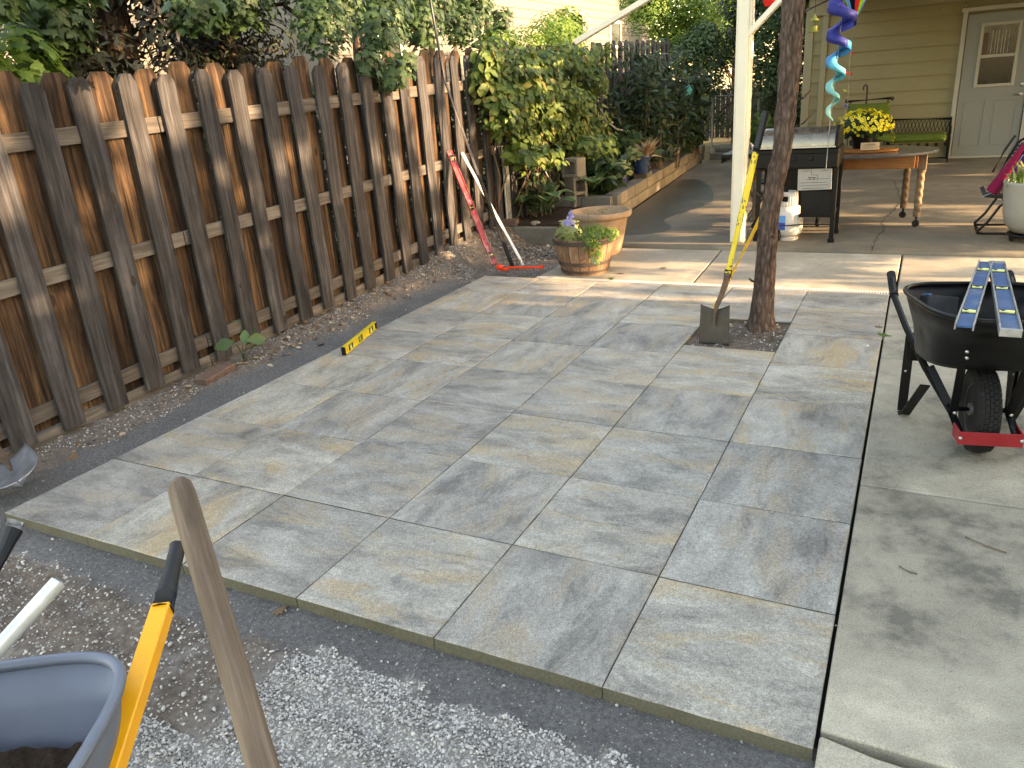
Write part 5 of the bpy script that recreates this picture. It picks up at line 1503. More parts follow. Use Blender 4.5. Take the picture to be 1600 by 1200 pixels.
for x in (-1.28, -0.85):
    w_ = MB().lathe([(0.0001, -.02), (.04, -.02), (.05, -.01), (.05, .01), (.04, .02), (.0001, .02)], (x, 7.62, ZP + .05), 16, (1, 0, 0)); w_.build('caster', 'black_rubber', t, True)
    MB().bar((x, 7.62, .07), (x, 7.3, .30), .02, .02).build('caster_arm', 'black_metal', t)
MB().lathe([(0.0001, -.02), (.06, -.02), (.075, -.01), (.075, .01), (.06, .02), (.0001, .02)], (-1.14, 6.80, ZP + .075), 20, (1, 0, 0)).build('wheel', 'black_rubber', t, True)
bx = thing('white_box', 'white carton with a line drawing on the grill shelf', 'box', (-0.82, 6.9, 0.5))
MB().box((-0.82, 6.78, 0.655), (0.32, 0.05, 0.215), (0, -0.03, 0), ch=0.004).build('carton', 'box_white', bx)
ink = MB()
for k, (x0, z0, x1, z1) in enumerate([(-0.95, .62, -0.70, .625), (-0.96, .59, -0.69, .60), (-0.9, .655, -0.68, .66), (-0.86, .76, -0.85, .70), (-0.85, .70, -0.79, .695), (-0.79, .695, -0.79, .65), (-0.88, .675, -0.81, .67), (-0.87, .67, -0.86, .645), (-.82, .67, -.83, .645), (-0.94, .735, -0.88, .74), (-.76, .735, -.70, .74), (-.93, .565, -.72, .57)]):
    ink.bar((x0, 6.7535, z0), (x1, 6.7535, z1), 0.003 if k != 6 else .006, 0.003, up=(0, 1, 0))
ink.build('line_drawing', 'ink', bx)

pt_ = thing('propane_tank', 'white propane tank with blue label beside the tree trunk', 'propane tank', (-1.06, 7.02, ZP))
c = (-1.065, 6.88, ZP)
MB().lathe([(0.105, 0.0), (0.11, 0.03), (0.10, 0.035)], c, 28).build('foot_ring', 'propane_white', pt_, True)
MB().lathe([(0.0001, .03), (0.09, .035), (0.13, .065), (0.148, .12), (0.15, .19), (0.15, .26), (0.14, .31), (0.11, .345), (0.06, .36), (0.0001, .365)], c, 36).build('body', 'propane_white', pt_, True, angle=0)
m_ = MB()
for k in range(20):
    a0 = math.pi * 2 * k / 20; a1 = math.pi * 2 * (k + 1) / 20
    if 6 <= k <= 8: continue
    z0 = .35 if k not in (13, 14, 15) else .35
    for (za, zb) in ([(z0, .50)] if k not in (13, 14, 12) else [(z0, .40), (.455, .50)]):
        m_.add([(c[0] + .085 * math.cos(a0), c[1] + .085 * math.sin(a0), c[2] + za), (c[0] + .085 * math.cos(a1), c[1] + .085 * math.sin(a1), c[2] + za),
                (c[0] + .082 * math.cos(a1), c[1] + .082 * math.sin(a1), c[2] + zb), (c[0] + .082 * math.cos(a0), c[1] + .082 * math.sin(a0), c[2] + zb)], [(0, 1, 2, 3)])
m_.build('collar', 'propane_white', pt_, True, solid=0.005, angle=0)
MB().tube([(c[0], c[1], c[2] + .36), (c[0], c[1], c[2] + .44)], 0.018, 10).lathe([(.03, 0), (.03, .02), (.0001, .022)], (c[0], c[1], c[2] + .44), 12).build('valve', 'steel', pt_, True)
for z0, z1, mt in ((.12, .20, 'label_blue'), (.202, .27, 'label_sky')):
    m_ = MB(); n_ = 8
    for i in range(n_ + 1):
        a = -2.35 + 0.72 * i / n_
        for z in (z0, z1): m_.v.append((c[0] + .1515 * math.cos(a), c[1] + .1515 * math.sin(a), c[2] + z))
    m_.f = [(2 * i, 2 * i + 2, 2 * i + 3, 2 * i + 1) for i in range(n_)]; m_.mi = [0] * n_
    m_.build('label', mt, pt_, True)
MB().tube([(c[0] - .12, c[1] - .15, .195), (c[0] + .02, c[1] - .17, .195), (c[0] + .17, c[1] - .09, .195), (-0.62, 6.75, .2)], 0.006, 8).build('retaining_bar', 'black_metal', pt_, True)

# folding seat behind post and trunk
fc = thing('folding_chair', 'pale-armed folding patio chair half hidden between post and trunk', 'chair', (-1.62, 7.7, ZP))
for y in (7.5, 7.95):
    MB().tube([(-1.72, y, .98), (-1.66, y, .9), (-1.56, y, .72), (-1.48, y, .66)], 0.016, 8).build('arm', 'white_pole', fc, True)
    MB().bar((-1.62, y, .50), (-1.35, y, ZP), .05, .02, ch=.003).build('leg', 'grey_plastic', fc)
    MB().bar((-1.35, y, .55), (-1.68, y, ZP), .05, .02, ch=.003).build('leg', 'grey_plastic', fc)
for k in range(5): MB().box((-1.68 + k * .075, 7.72, .52), (.06, .44, .018), ch=.003).build('slat', 'grey_plastic', fc)

# --- table
tb = thing('patio_table', 'oval glossy dark-topped table with orange wood apron and rope-twist legs on casters', 'table', (-0.35, 7.85, ZP))
def oval(a, b, n=48, p=2.6):
    o = []
    for k in range(n):
        t_ = 2 * math.pi * k / n; cx, sy = math.cos(t_), math.sin(t_)
        o.append((abs(cx) ** (2 / p) * a * (1 if cx > 0 else -1), abs(sy) ** (2 / p) * b * (1 if sy > 0 else -1)))
    return o
m_ = MB(); m_.extr(oval(0.98, 0.60, p=2.2), 0.028, (-0.70, 7.72, 0.800), (1, 0, 0), (0, 1, 0)); m_.build('tabletop', 'table_top', tb, True, bevel=.006, angle=40)
for (cx, cy, sx, sy) in ((-0.72, 7.36, 1.58, .025), (-0.72, 8.16, 1.58, .025), (0.085, 7.76, .025, .76), (-1.52, 7.76, .025, .76)):
    MB().box((cx, cy, 0.735), (sx, sy, 0.125), ch=.003).build('apron', 'table_wood', tb)
def twist_leg(x, y):
    MB().box((x, y, 0.71), (0.085, 0.085, 0.17), ch=.006).build('leg_block', 'leg_wood', tb)
    m_ = MB(); n_ = 70; nk = 24
    for i in range(n_ + 1):
        z = 0.135 + (0.625 - .135) * i / n_
        base = 0.036
        amp = .003 if .05 < i / n_ < .95 else 0
        for k_ in range(nk):
            a = 2 * math.pi * k_ / nk
            r = base + amp * math.sin(2 * a + z * 75)
            if i / n_ > .95: r = .042
            m_.v.append((x + r * math.cos(a), y + r * math.sin(a), z))
    m_.f = [(i * nk + k_, i * nk + (k_ + 1) % nk, (i + 1) * nk + (k_ + 1) % nk, (i + 1) * nk + k_) for i in range(n_) for k_ in range(nk)]; m_.mi = [0] * len(m_.f)
    m_.build('leg', 'leg_wood', tb, True, angle=0)
    MB().tube([(x, y, .14), (x, y, .085)], .012, 8).lathe([(.0001, -.013), (.03, -.013), (.038, -.006), (.038, .006), (.03, .013), (.0001, .013)], (x, y, ZP + .04), 16, (.25, 1, 0)).build('caster', 'black_rubber', tb, True)
for x, y in ((0.14, 7.66), (0.0, 8.22), (-1.5, 7.40), (-1.5, 8.12)): twist_leg(x, y)
# things on the table
sb = thing('serving_board', 'round-ended orange wooden serving board under the flower pot', 'board', (-0.45, 7.75, .83))
m_ = MB(); m_.extr(oval(0.36, 0.19, p=2.5), 0.022, (-0.46, 7.62, .830), (1, .05, 0), (-.05, 1, 0)); m_.build('board', 'table_wood', sb, True, bevel=.004, angle=40)
bl = thing('wood_block', 'small pale wooden block with dark lettering in front of the flower pot', 'sign block', (-0.36, 7.42, .853))
MB().box((-0.37, 7.45, .895), (.18, .05, .078), (-.1, 0, .03), ch=.004).build('block', 'pale_wood', bl)
tx = MB(); g = random.Random(3); x = -.42
while x < -.32:
    w = g.uniform(.006, .014); tx.box((x + w / 2, 7.4205, .914), (w, .001, g.uniform(.006, .009)), (-.1, 0, .03)); x += w + .003
tx.build('lettering', 'ink', bl)
mu = thing('chrysanthemum_pot', 'yellow chrysanthemum in a black pot on the table', 'potted plant', (-0.47, 7.78, .852))
MB().lathe([(.085, 0), (.09, .01), (.115, .14), (.125, .145), (.125, .165), (.11, .165), (.1, .14), (.0001, .13)], (-0.47, 7.78, .852), 28).build('pot', 'black_plastic', mu, True)
P = cloud([(-0.47, 7.78, 1.10), (-0.60, 7.75, 1.07), (-0.34, 7.78, 1.07), (-0.47, 7.70, 1.08)], [(.21, .21, .13), (.15, .16, .11), (.15, .16, .11), (.2, .12, .12)], 1500, 8)
leaves('foliage', P, 0.05, 'leaf_dark', 'ovate', mu, .5, None, 0, 8)
gN = np.random.default_rng(4); n = 250
d = gN.normal(size=(n, 3)); d[:, 2] = np.abs(d[:, 2]) * .9 - .25; d[:, 1] -= .25; d /= np.linalg.norm(d, axis=1)[:, None]
PF = np.array([-0.47, 7.76, 1.07]) + d * np.array([.30, .27, .185]) * gN.uniform(.93, 1.04, (n, 1))
# petals: flat discs facing outwards
V0, F0 = leaf_shape('petal')
allV = []; allF = []
cV = []; cF = []
for i in range(n):
    x_, y_, z_ = frame_from(Vector(d[i]) + Vector(gN.normal(0, .25, 3)))
    A3 = np.array([x_, y_, z_]).T
    s_ = gN.uniform(.028, .040)
    allV.append((V0 * np.array([1, 1, .25]) * s_) @ A3.T + PF[i]); allF.append(F0 + i * len(V0))
    cV.append((V0 * np.array([.38, .38, .1]) * s_ + np.array([0, 0, .0035])) @ A3.T + PF[i]); cF.append(F0 + i * len(V0))
mesh_np('blossoms', np.concatenate(allV), np.concatenate(allF), 'petal_yellow', mu)['kind'] = 'stuff'
mesh_np('blossom_centres', np.concatenate(cV), np.concatenate(cF), 'leaf_bright', mu)['kind'] = 'stuff'

# --- bench with cushion and hanging cushion rack
bn = thing('garden_bench', 'dark metal lattice bench with long green seat cushion by the door', 'bench', (0.05, 13.95, ZP))
def rod(a, b, r=.012, nm='rail'): MB().tube([a, b], r, 7).build(nm, 'black_metal', bn, True)
rod((-.40, 14.28, .72), (.54, 14.28, .70), .018); rod((-.40, 14.28, .36), (.54, 14.28, .34))
for x in (-.40, .54): rod((x, 14.28, ZP), (x, 14.28, .73), .016, 'leg'); rod((x, 13.75, ZP), (x, 13.75, .52), .016, 'leg'); MB().tube([(x, 14.28, .56), (x, 14.0, .60), (x, 13.78, .56), (x, 13.74, .45)], .014, 7).build('arm', 'black_metal', bn, True)
lt = MB()
for k in range(16):
    x = -.38 + k * .058
    lt.tube([(x, 14.28, .37), (x + .05, 14.28, .53), (x, 14.28, .70)], .005, 4); lt.tube([(x + .05, 14.28, .37), (x, 14.28, .53), (x + .05, 14.28, .70)], .005, 4)
lt.build('lattice', 'black_metal', bn)
for k in range(7): MB().box((-.35 + k * .14, 14.0, .30), (.05, .52, .012)).build('slat', 'black_metal', bn)
lt = MB()
for x in (-.40, .54):
    for k in range(6): lt.tube([(x, 13.76 + k * .09, .06), (x, 13.80 + k * .09, .3)], .006, 4)
rod((-.4, 13.75, .1), (.54, 13.75, .1)); lt.build('side_scroll', 'black_metal', bn)
cu = MB().box((.07, 13.93, .43), (.86, .46, .13), ch=.045).build('seat_cushion', 'green_cushion', None, True, sub=1)
tag(cu, 'plump green seat cushion lying on the dark bench', 'cushion')
cr_ = thing('shepherd_hook', 'brown hooked stand with crossbar behind the yellow flowers', 'plant stand', (-.78, 13.6, ZP))
MB().tube([(-.80, 13.62, ZP), (-.80, 13.62, 1.25), (-.805, 13.62, 1.33), (-.835, 13.62, 1.36), (-.86, 13.62, 1.33), (-.86, 13.62, 1.27)], .014, 8).build('hook', 'brown_metal', cr_, True)
MB().tube([(-1.11, 13.62, 1.10), (-.40, 13.62, 1.12)], .022, 8).build('crossbar', 'brown_metal', cr_, True)
for x in (-1.11, -.40): MB().ball((x, 13.62, 1.11), .034, 8, 6).build('finial', 'brown_metal', cr_, True)
for x in (-1.05, -.46): MB().tube([(x, 13.62, 1.10), (x, 13.62, ZP)], .012, 6).build('leg', 'brown_metal', cr_, True)
m_ = MB()
m_.grid(lambda u, v: (-1.08 + u * .66, 13.585 - .05 * math.sin(math.pi * u) * math.sin(math.pi * v), 1.06 - v * .42 - .02 * math.sin(math.pi * u)), 12, 10)
tag(m_.build('hanging_cushion', 'green_cushion', None, True, solid=.05, angle=0), 'green backrest cushion hanging from the brown crossbar', 'cushion')
m_ = MB().box((-.45, 13.75, .48), (.3, .35, .12), (0.1, .2, .1), ch=.03); tag(m_.build('cushion', 'green_cushion', None, True, sub=1), 'small green cushion in shade just left of the bench', 'cushion')
sd_ = thing('side_chair', 'low dark metal chair frame under the hanging green cushion', 'chair', (-.75, 13.7, ZP))
for x in (-1.0, -.42):
    for y in (13.66, 14.1): MB().tube([(x, y, ZP), (x, y, .42)], .014, 6).build('leg', 'black_metal', sd_, True)
MB().box((-.71, 13.88, .42), (.62, .48, .02), ch=.004).build('seat', 'black_metal', sd_)

# --- lantern and wind spinner
ln = thing('lantern', 'little lime-green wire lantern hanging beside the tree trunk', 'lantern', (-.885, 6.5, 2.0))
MB().tube([(-.885, 6.5, 2.74), (-.885, 6.5, 2.16)], .003, 5).build('cord', 'brown_metal', ln)
MB().lathe([(.004, .16), (.018, .125), (.04, .105), (.042, .10), (.0001, .10)], (-.885, 6.5, 2.01), 16).build('cap', 'lantern_green', ln, True)
MB().lathe([(.0001, 0), (.042, 0), (.045, .004), (.045, .012), (.0001, .012)], (-.885, 6.5, 2.01), 16).build('base', 'lantern_green', ln, True)
for k in range(6):
    a = k * math.pi / 3; MB().tube([(-.885 + .04 * math.cos(a), 6.5 + .04 * math.sin(a), 2.015), (-.885 + .04 * math.cos(a), 6.5 + .04 * math.sin(a), 2.11)], .0025, 5).build('wire', 'lantern_green', ln)
MB().lathe([(.0001, .012), (.03, .012), (.03, .055), (.0001, .055)], (-.885, 6.5, 2.01), 16).build('candle', 'lantern_green', ln, True)

sp = thing('wind_spinner', 'twisting fabric wind spinner fading from navy blue to mint green', 'wind spinner', (-.66, 6.4, 2.3))
segs = ['sp_navy', 'sp_navy', 'sp_blue', 'sp_navy', 'sp_azure', 'sp_azure', 'sp_cyan', 'sp_cyan', 'sp_aqua', 'sp_aqua', 'sp_mint', 'sp_mint']
z_top, z_bot = 2.30, 1.24
nseg = len(segs); per = 14
def sp_pt(s, e):
    """s 0..1 down the spiral, e 0/1 inner/outer edge"""
    z = z_top + (z_bot - z_top) * (s ** 0.94)
    ang = 2.1 + s * 2 * math.pi * 4.6
    r = (0.106 * (1 - s) ** 0.8 + 0.031)
    cx = -0.635 - 0.045 * s
    return Vector((cx + math.cos(ang) * r * e, 6.4 + math.sin(ang) * r * e, z + (0.03 * (1 - s) + .012) * (1 - e) * 1.1))
for i, mt in enumerate(segs):
    m_ = MB()
    for k in range(per + 1):
        s = (i + k / per) / nseg
        for e in (0.12, 0.55, 1.0): m_.v.append(sp_pt(s, e))
    for k in range(per):
        for e in range(2): m_.f.append((3 * k + e, 3 * k + e + 1, 3 * k + e + 4, 3 * k + e + 3)); m_.mi.append(0)
    # hanging outer hem gives the ribbon its width
    o = len(m_.v)
    for k in range(per + 1):
        s = (i + k / per) / nseg; p = sp_pt(s, 1.0)
        m_.v.append(p); m_.v.append(p - Vector((0, 0, .065 * (1 - s) + .022)))
    for k in range(per): m_.f.append((o + 2 * k, o + 2 * k + 2, o + 2 * k + 3, o + 2 * k + 1)); m_.mi.append(0)
    m_.build('ribbon', mt, sp, True, angle=0, solid=.0015)
MB().tube([(-.63, 6.4, 2.75), (-.635, 6.4, 2.3), (-.68, 6.4, 1.12)], .0018, 4).build('cord', 'hose_grey', sp)
MB().tube([(-.68, 6.4, 1.24), (-.684, 6.4, .80)], .0035, 5).build('weight_line', 'hose_grey', sp)
sb2 = thing('balloon_spinner', 'bottom of a striped hot-air-balloon spinner in green, black and blue', 'wind spinner', (-.56, 6.62, 2.12))
for k in range(12):
    a0 = 2 * math.pi * k / 12; a1 = 2 * math.pi * (k + 1) / 12
    mt = ['sp_green', 'sp_light', 'black_plastic', 'sp_red', 'sp_green', 'sp_blue'][k % 6]
    m_ = MB(); pr = [(.018, 2.10), (.075, 2.22), (.16, 2.36), (.2, 2.5), (.17, 2.64), (.08, 2.70), (.004, 2.72)]
    for r, z in pr:
        for a in (a0, (a0 + a1) / 2, a1): m_.v.append((-.555 + r * math.cos(a), 6.62 + r * math.sin(a), z))
    m_.f = [(3 * i + j, 3 * i + j + 1, 3 * i + j + 4, 3 * i + j + 3) for i in range(len(pr) - 1) for j in range(2)]; m_.mi = [0] * len(m_.f)
    m_.build('gore', mt, sb2, True)
MB().lathe([(.016, 0), (.02, .05)], (-.555, 6.62, 2.05), 10).build('basket', 'box_white', sb2, True)
MB().tube([(-.555, 6.62, 2.06), (-.57, 6.62, 1.9), (-.555, 6.62, 1.35), (-.60, 6.62, 1.18)], .0012, 5).build('tail_cord', 'hose_grey', sb2)
for k, (z, mt) in enumerate([(1.80, 'sp_red'), (1.62, 'sp_red'), (1.46, 'lantern_green'), (1.33, 'sp_navy'), (1.20, 'ink')]):
    m_ = MB()
    m_.grid(lambda u, v, z=z: (-.565 + math.cos(u * 3.3 + .3) * (.035 + .0 * v), 6.62 + math.sin(u * 3.3 + .3) * .035, z + .05 * u - v * .018 * math.sin(u * math.pi)), 10, 2)
    m_.build('tail_curl', mt, sb2, True)
o = MB().lathe([(.05, 0), (.09, .1), (.06, .2), (.0001, .22)], (-1.36, 6.95, 2.30), 12).build('red_windsock', 'sp_red', None, True); tag(o, 'red scrap of windsock hanging behind the post brace', 'windsock')

# --- folding zero-gravity style chair, red umbrella, white pot
ch = thing('folding_chair', 'black folding chair with laced fabric back beside the white pot', 'chair', (0.95, 7.55, ZP))
def tb_(pts, r=.013, nm='frame', mt='black_metal'): return MB().tube(pts, r, 8).build(nm, mt, ch, True)
for y in (7.28, 7.78):
    tb_([(0.95, y, .38), (0.86, y, .30), (0.78, y, .15), (0.70, y, .05), (0.705, y, .035), (0.74, y, .03), (1.0, y + .02, .03), (1.05, y, .08), (0.98, y, .22), (.92, y, .30)])
tb_([(0.70, 7.28, .045), (.70, 7.78, .045)])
for y in (7.32, 7.86): tb_([(0.80, y, .56), (0.88, y, .78), (.93, y, .90), (.97, y, .93), (1.4, y, .97)] if y < 7.5 else [(0.80, y, .56), (0.88, y, .78), (.95, y, .92)])
m_ = MB(); m_.grid(lambda u, v: (.84 + .10 * v + u * .55, 7.42 + .1 * u, .56 + v * .33 + .0 * u), 8, 8); m_.build('back_fabric', 'grey_cloth', ch, True, solid=.006, angle=0)
MB().box((0.98, 7.55, .385), (.56, .5, .055), (0, .10, 0), ch=.025).build('seat', 'grey_cloth', ch, True)
lc = MB()
for k in range(9):
    lc.tube([(.815 + k * .014, 7.36, .60 + k * .035), (.86 + k * .013, 7.40, .60 + k * .035)], .003, 4)
lc.build('lacing', 'hose_grey', ch)
um = thing('closed_umbrella', 'closed magenta umbrella leaning across the folding chair', 'umbrella', (.80, 7.2, .40))
m_ = MB(); m_.lathe([(.055, 0), (.062, .03), (.045, .2), (.028, .40), (.012, .55), (.004, .62)], (.775, 7.25, .44), 12, (.40, .02, .86)); m_.build('canopy', 'magenta_cloth', um, True, angle=60)
MB().tube([(.775, 7.25, .44), (.70, 7.246, .40)], .006, 6).build('tip', 'steel', um)
for k in range(3): MB().tube([(.82 + k * .05, 7.20, .44), (.98 + k * .05, 7.19, .80)], .006, 6).build('rib', 'alu' if k == 0 else 'black_metal', um, True)
m_ = MB().lathe([(.03, 0), (.055, .1), (.05, .25), (.01, .4)], (.93, 7.3, .62), 10, (.5, 0, .86)); tag(m_.build('purple_cloth', 'purple_cloth', None, True), 'dark purple cloth bundled beside the magenta umbrella', 'cloth')
wp = thing('white_pot', 'big pale rounded plastic pot with green plants at the right edge', 'plant pot', (1.13, 7.06, ZP))
wc = (1.13, 7.04, ZP)
MB().lathe([(.12, .075), (.17, .085), (.235, .16), (.262, .27), (.275, .40), (.285, .52), (.292, .545), (.285, .56), (.27, .55), (.262, .48), (.0001, .47)], wc, 44).build('pot', 'pot_white', wp, True, angle=0)
st2 = MB().lathe([(.0001, .045), (.2, .045), (.21, .055), (.2, .07), (.0001, .07)], wc, 28).build('stand', 'black_metal', wp, True)
for a in (3.6, 4.6, 5.6, 2.4): MB().lathe([(.0001, -.012), (.025, -.012), (.028, 0), (.025, .012), (.0001, .012)], (wc[0] + .18 * math.cos(a), wc[1] + .18 * math.sin(a), ZP + .028), 12, (1, .4, 0)).build('caster', 'black_rubber', wp, True)
leaves('foliage', cloud([(1.05, 6.95, .60), (1.2, 6.98, .62), (.96, 7.0, .60)], [(.12, .1, .05)] * 3, 420, 12), .05, 'leaf_bright', 'lance', wp, .5, None, 0, 12)
gN = np.random.default_rng(9); a = gN.uniform(0, 6.28, 60)
D = np.stack([np.cos(a) * .6 - .2, np.sin(a) * .4, gN.uniform(1.0, 1.8, 60)], 1)
leaves('spikes', np.array([[1.05, 7.02, .58]] * 60) + gN.normal(0, .05, (60, 3)) * [1, 1, .2], .22, 'leaf_pale', 'blade', wp, .2, None, 0, 9, dirs=D)

# ================================================================== WHEELBARROWS
def tray_ring(hwf, hwb, y0, y1, zf, zb, p, n=56):
    o = []
    yc, hy = (y0 + y1) / 2, (y1 - y0) / 2
    for k in range(n):
        a = 2 * math.pi * k / n
        cx, sy = math.cos(a), math.sin(a)
        y = yc + hy * abs(sy) ** (2 / p) * (1 if sy > 0 else -1)
        f = (y - y0) / (y1 - y0)
        hw = hwf + (hwb - hwf) * f
        o.append((hw * abs(cx) ** (2 / p) * (1 if cx > 0 else -1), y, zf + (zb - zf) * f))
    return o
def make_tray(root, mat, rim, bot, p=4.0, lip=0.011, thick=0.006):
    """rim and bot = (hwf, hwb, y0, y1, zf, zb)"""
    m_ = MB(); n = 56; rings = []
    for t_, bulge in ((0, 0), (.03, .10), (.10, .18), (.25, .25), (.5, .4), (.75, .7), (1, 1)):
        q = [bot[i] + (rim[i] - bot[i]) * (bulge if i < 4 else t_) for i in range(6)]
        rings.append(tray_ring(*q, p if t_ > .2 else p))
    # floor fan
    c = Vector((0, (bot[2] + bot[3]) / 2, (bot[4] + bot[5]) / 2))
    small = [tuple(c + (Vector(v) - c) * 0.8) for v in rings[0]]
    rings = [small] + rings
    for r in rings: m_.v += r
    for i in range(len(rings) - 1):
        for k in range(n):
            a = i * n + k; b = i * n + (k + 1) % n
            m_.f.append((a, b, b + n, a + n)); m_.mi.append(0)
    m_.f.append(tuple(range(n))[::-1]); m_.mi.append(0)
    tr = m_.build('tray', mat, root, True, angle=0, solid=thick)
    rr_ = rings[-1] + rings[-1][:2]
    MB().tube(rr_, lip, 8, False).build('rim', mat, tr, True, angle=0)
    return tr
def wheel(root, r, w, mat_rim='grey_plastic', tread=True):
    wh = MB().lathe([(r * .60, -w * .34), (r * .62, -w * .42), (r * .75, -w * .5), (r * .88, -w * .48), (r * .955, -w * .36), (r * .975, 0), (r * .955, w * .36), (r * .88, w * .48), (r * .75, w * .5), (r * .62, w * .42), (r * .60, w * .34)], (0, 0, r), 48, (1, 0, 0)).build('tyre', 'black_rubber', root, True, angle=0)
    MB().lathe([(.0001, -w * .45), (.03, -w * .45), (.035, -w * .2), (r * .45, -w * .16), (r * .6, -w * .36), (r * .62, -w * .3), (r * .62, w * .3), (r * .6, w * .36), (r * .45, w * .16), (.035, w * .2), (.03, w * .45), (.0001, w * .45)], (0, 0, r), 32, (1, 0, 0)).build('rim', mat_rim, wh, True)
    if tread:
        m_ = MB(); nb = 46
        for k in range(nb):
            a = 2 * math.pi * k / nb
            for row in range(-2, 3):
                aa = a + (math.pi / nb if row % 2 else 0)
                x = row * w * .178
                rad = r * (.985 - .010 * row * row)
                mt = Euler((aa, 0, 0)).to_matrix()
                c_ = mt @ Vector((x, 0, rad)); c_.z += r
                m_.box(c_, (w * .150, r * .098, .009), mt)
        m_.build('tread', 'black_rubber', wh)
    MB().tube([(-w * 1.35, 0, r), (w * 1.35, 0, r)], .014, 10).build('axle', 'black_metal', root, True)
    return wh

bw = thing('wheelbarrow', 'big black wheelbarrow facing the camera on the concrete with a red front bar', 'wheelbarrow', (0, 0, 0))
make_tray(bw, 'black_plastic', (0.275, 0.345, -0.40, 0.46, 0.735, 0.675), (0.21, 0.25, -0.10, 0.36, 0.43, 0.36), 3.4, 0.0115)
wheel(bw, 0.198, 0.094)
for s in (-1, 1):
    MB().tube([(s * .108, -.185, .150), (s * .118, -.02, .19), (s * .20, .22, .32), (s * .255, .50, .44), (s * .285, .72, .535), (s * .285, .86, .60)], .017, 8).build('handle', 'black_metal', bw, True)
    MB().tube([(s * .2855, .73, .54), (s * .2855, .90, .62)], .0225, 12).build('grip', 'black_rubber', bw, True)
    lg = MB()
    for (a_, b_) in (((s * .235, .455, .42), (s * .245, .40, .05)), ((s * .245, .40, .05), (s * .247, .385, .015)), ((s * .247, .385, .015), (s * .245, .36, .008)), ((s * .245, .36, .008), (s * .24, .335, .02)), ((s * .24, .335, .02), (s * .215, .10, .27))):
        lg.bar(a_, b_, .045, .006, up=(0, 1, 0.3))
    lg.build('leg', 'black_metal', bw)
    MB().bar((s * .112, -.03, .19), (s * .135, -.16, .52), .034, .008, up=(0, 1, 0), ch=.001).build('strut', 'black_metal', bw)
    MB().bar((s * .118, -.01, .20), (s * .20, .12, .36), .034, .008, up=(0, 1, 0), ch=.001).build('strut', 'black_metal', bw)
    for (x, y, z) in ((s * .132, -.195, .515), (s * .136, -.20, .545), (s * .112, -.055, .20), (s * .245, .43, .22), (s * .243, .45, .30), (s * .118, -.225, .152)):
        MB().ball((x, y - .004, z), .0085, 8, 6, sc=(1, .7, 1)).build('bolt', 'steel', bw, True)
MB().box((0, .40, .34), (.48, .02, .10), ch=.002).build('cross_brace', 'black_metal', bw)
rb = MB()
rb.box((0, -.222, .150), (.25, .007, .062), ch=.0015)
for s in (-1, 1): rb.box((s * .122, -.172, .150), (.007, .105, .062), (0, 0, s * -.03), ch=.0015)
rb.build('front_bar', 'red_paint', bw)
bw.location = (0.46, 2.095, 0.0); bw.rotation_euler = (0, 0, R(10))

# block of extruded grey drain profile lying in the tray
t = thing('drain_offcut', 'short grey plastic profile with oval hole standing in the black wheelbarrow', 'offcut', (0.17, 2.42, 0.52))
m3 = Euler((R(-18), R(8), R(20))).to_matrix()
def oc(p): return Vector((0.25, 2.36, 0.575)) + m3 @ Vector(p)
for (x, y, w, d) in ((0, -.045, .15, .006), (0, .045, .15, .006), (-.068, 0, .006, .09), (.068, 0, .006, .09), (-.056, 0, .004, .09), (.056, 0, .004, .09)):
    MB().box(oc((x, y, 0)), (w * .9, d, .15), m3, .001).build('wall', 'grey_plastic', t)
ov = [(math.cos(k * math.pi / 12) * .05, math.sin(k * math.pi / 12) * .036, 0) for k in range(25)]
m_ = MB()
for zz in (-.075, .075): m_.v += [oc((x, y, zz)) for x, y, _ in ov]
m_.f = [(k, k + 1, k + 26, k + 25) for k in range(24)]; m_.mi = [0] * 24
m_.build('tube_wall', 'grey_plastic', t, True, solid=.004, angle=0)
MB().box(oc((-.062, -.01, .079)), (.016, .06, .004), m3).build('tag', 'label_sky', t)

gb = thing('wheelbarrow', 'blue-grey wheelbarrow with yellow handle and black grip, lower left corner', 'wheelbarrow', (0, 0, 0))
make_tray(gb, 'barrow_plastic', (0.30, 0.357, -0.50, 0.515, 0.75, 0.672), (0.26, 0.31, -0.20, 0.38, 0.40, 0.33), 5.0, 0.0125, 0.007)
wheel(gb, 0.19, 0.09)
for s in (-1, 1):
    MB().bar((s * .315, .02, .505), (s * .333, .665, .662), .042, .040, up=(0, 0, 1), ch=.003).build('handle', 'yellow_steel', gb)
    MB().tube([(s * .333, .655, .660), (s * .332, .70, .672), (s * .330, .76, .687), (s * .326, .85, .707), (s * .326, .855, .708)], [.027, .0245, .020, .019, .021], 12).build('grip', 'rubber_grip', gb, True)
    lg = MB()
    for (a_, b_) in (((s * .27, .40, .50), (s * .27, .33, -.03)), ((s * .27, .33, -.03), (s * .27, .24, -.03)), ((s * .27, .24, -.03), (s * .24, .05, .34))): lg.bar(a_, b_, .04, .006, up=(1, 0, 0))
    lg.build('leg', 'black_metal', gb)
gb.location = (-1.27, -1.55, -0.055); gb.rotation_euler = (0, 0, R(34))
gb.location.z = 0.0
bpy.context.view_layer.update()
GBM = wmat(gb)
# dirt left in the grey tray
m_ = MB()
def dirt(u, v):
    x = -.25 + u * .52; y = -.20 + v * .605
    n_ = mnoise.noise(Vector((x * 18, y * 18, 3))) * .02 + mnoise.noise(Vector((x * 60, y * 60, 1))) * .007
    return GBM @ Vector((x, y, .435 + n_ + .095 * max(0, (v - .45) / .55) ** 1.5 + .02 * (1 - (2 * u - 1) ** 2)))
m_.grid(dirt, 60, 60)
tag(m_.build('dirt_heap', 'bed_soil', None, True, angle=0), kind='stuff')

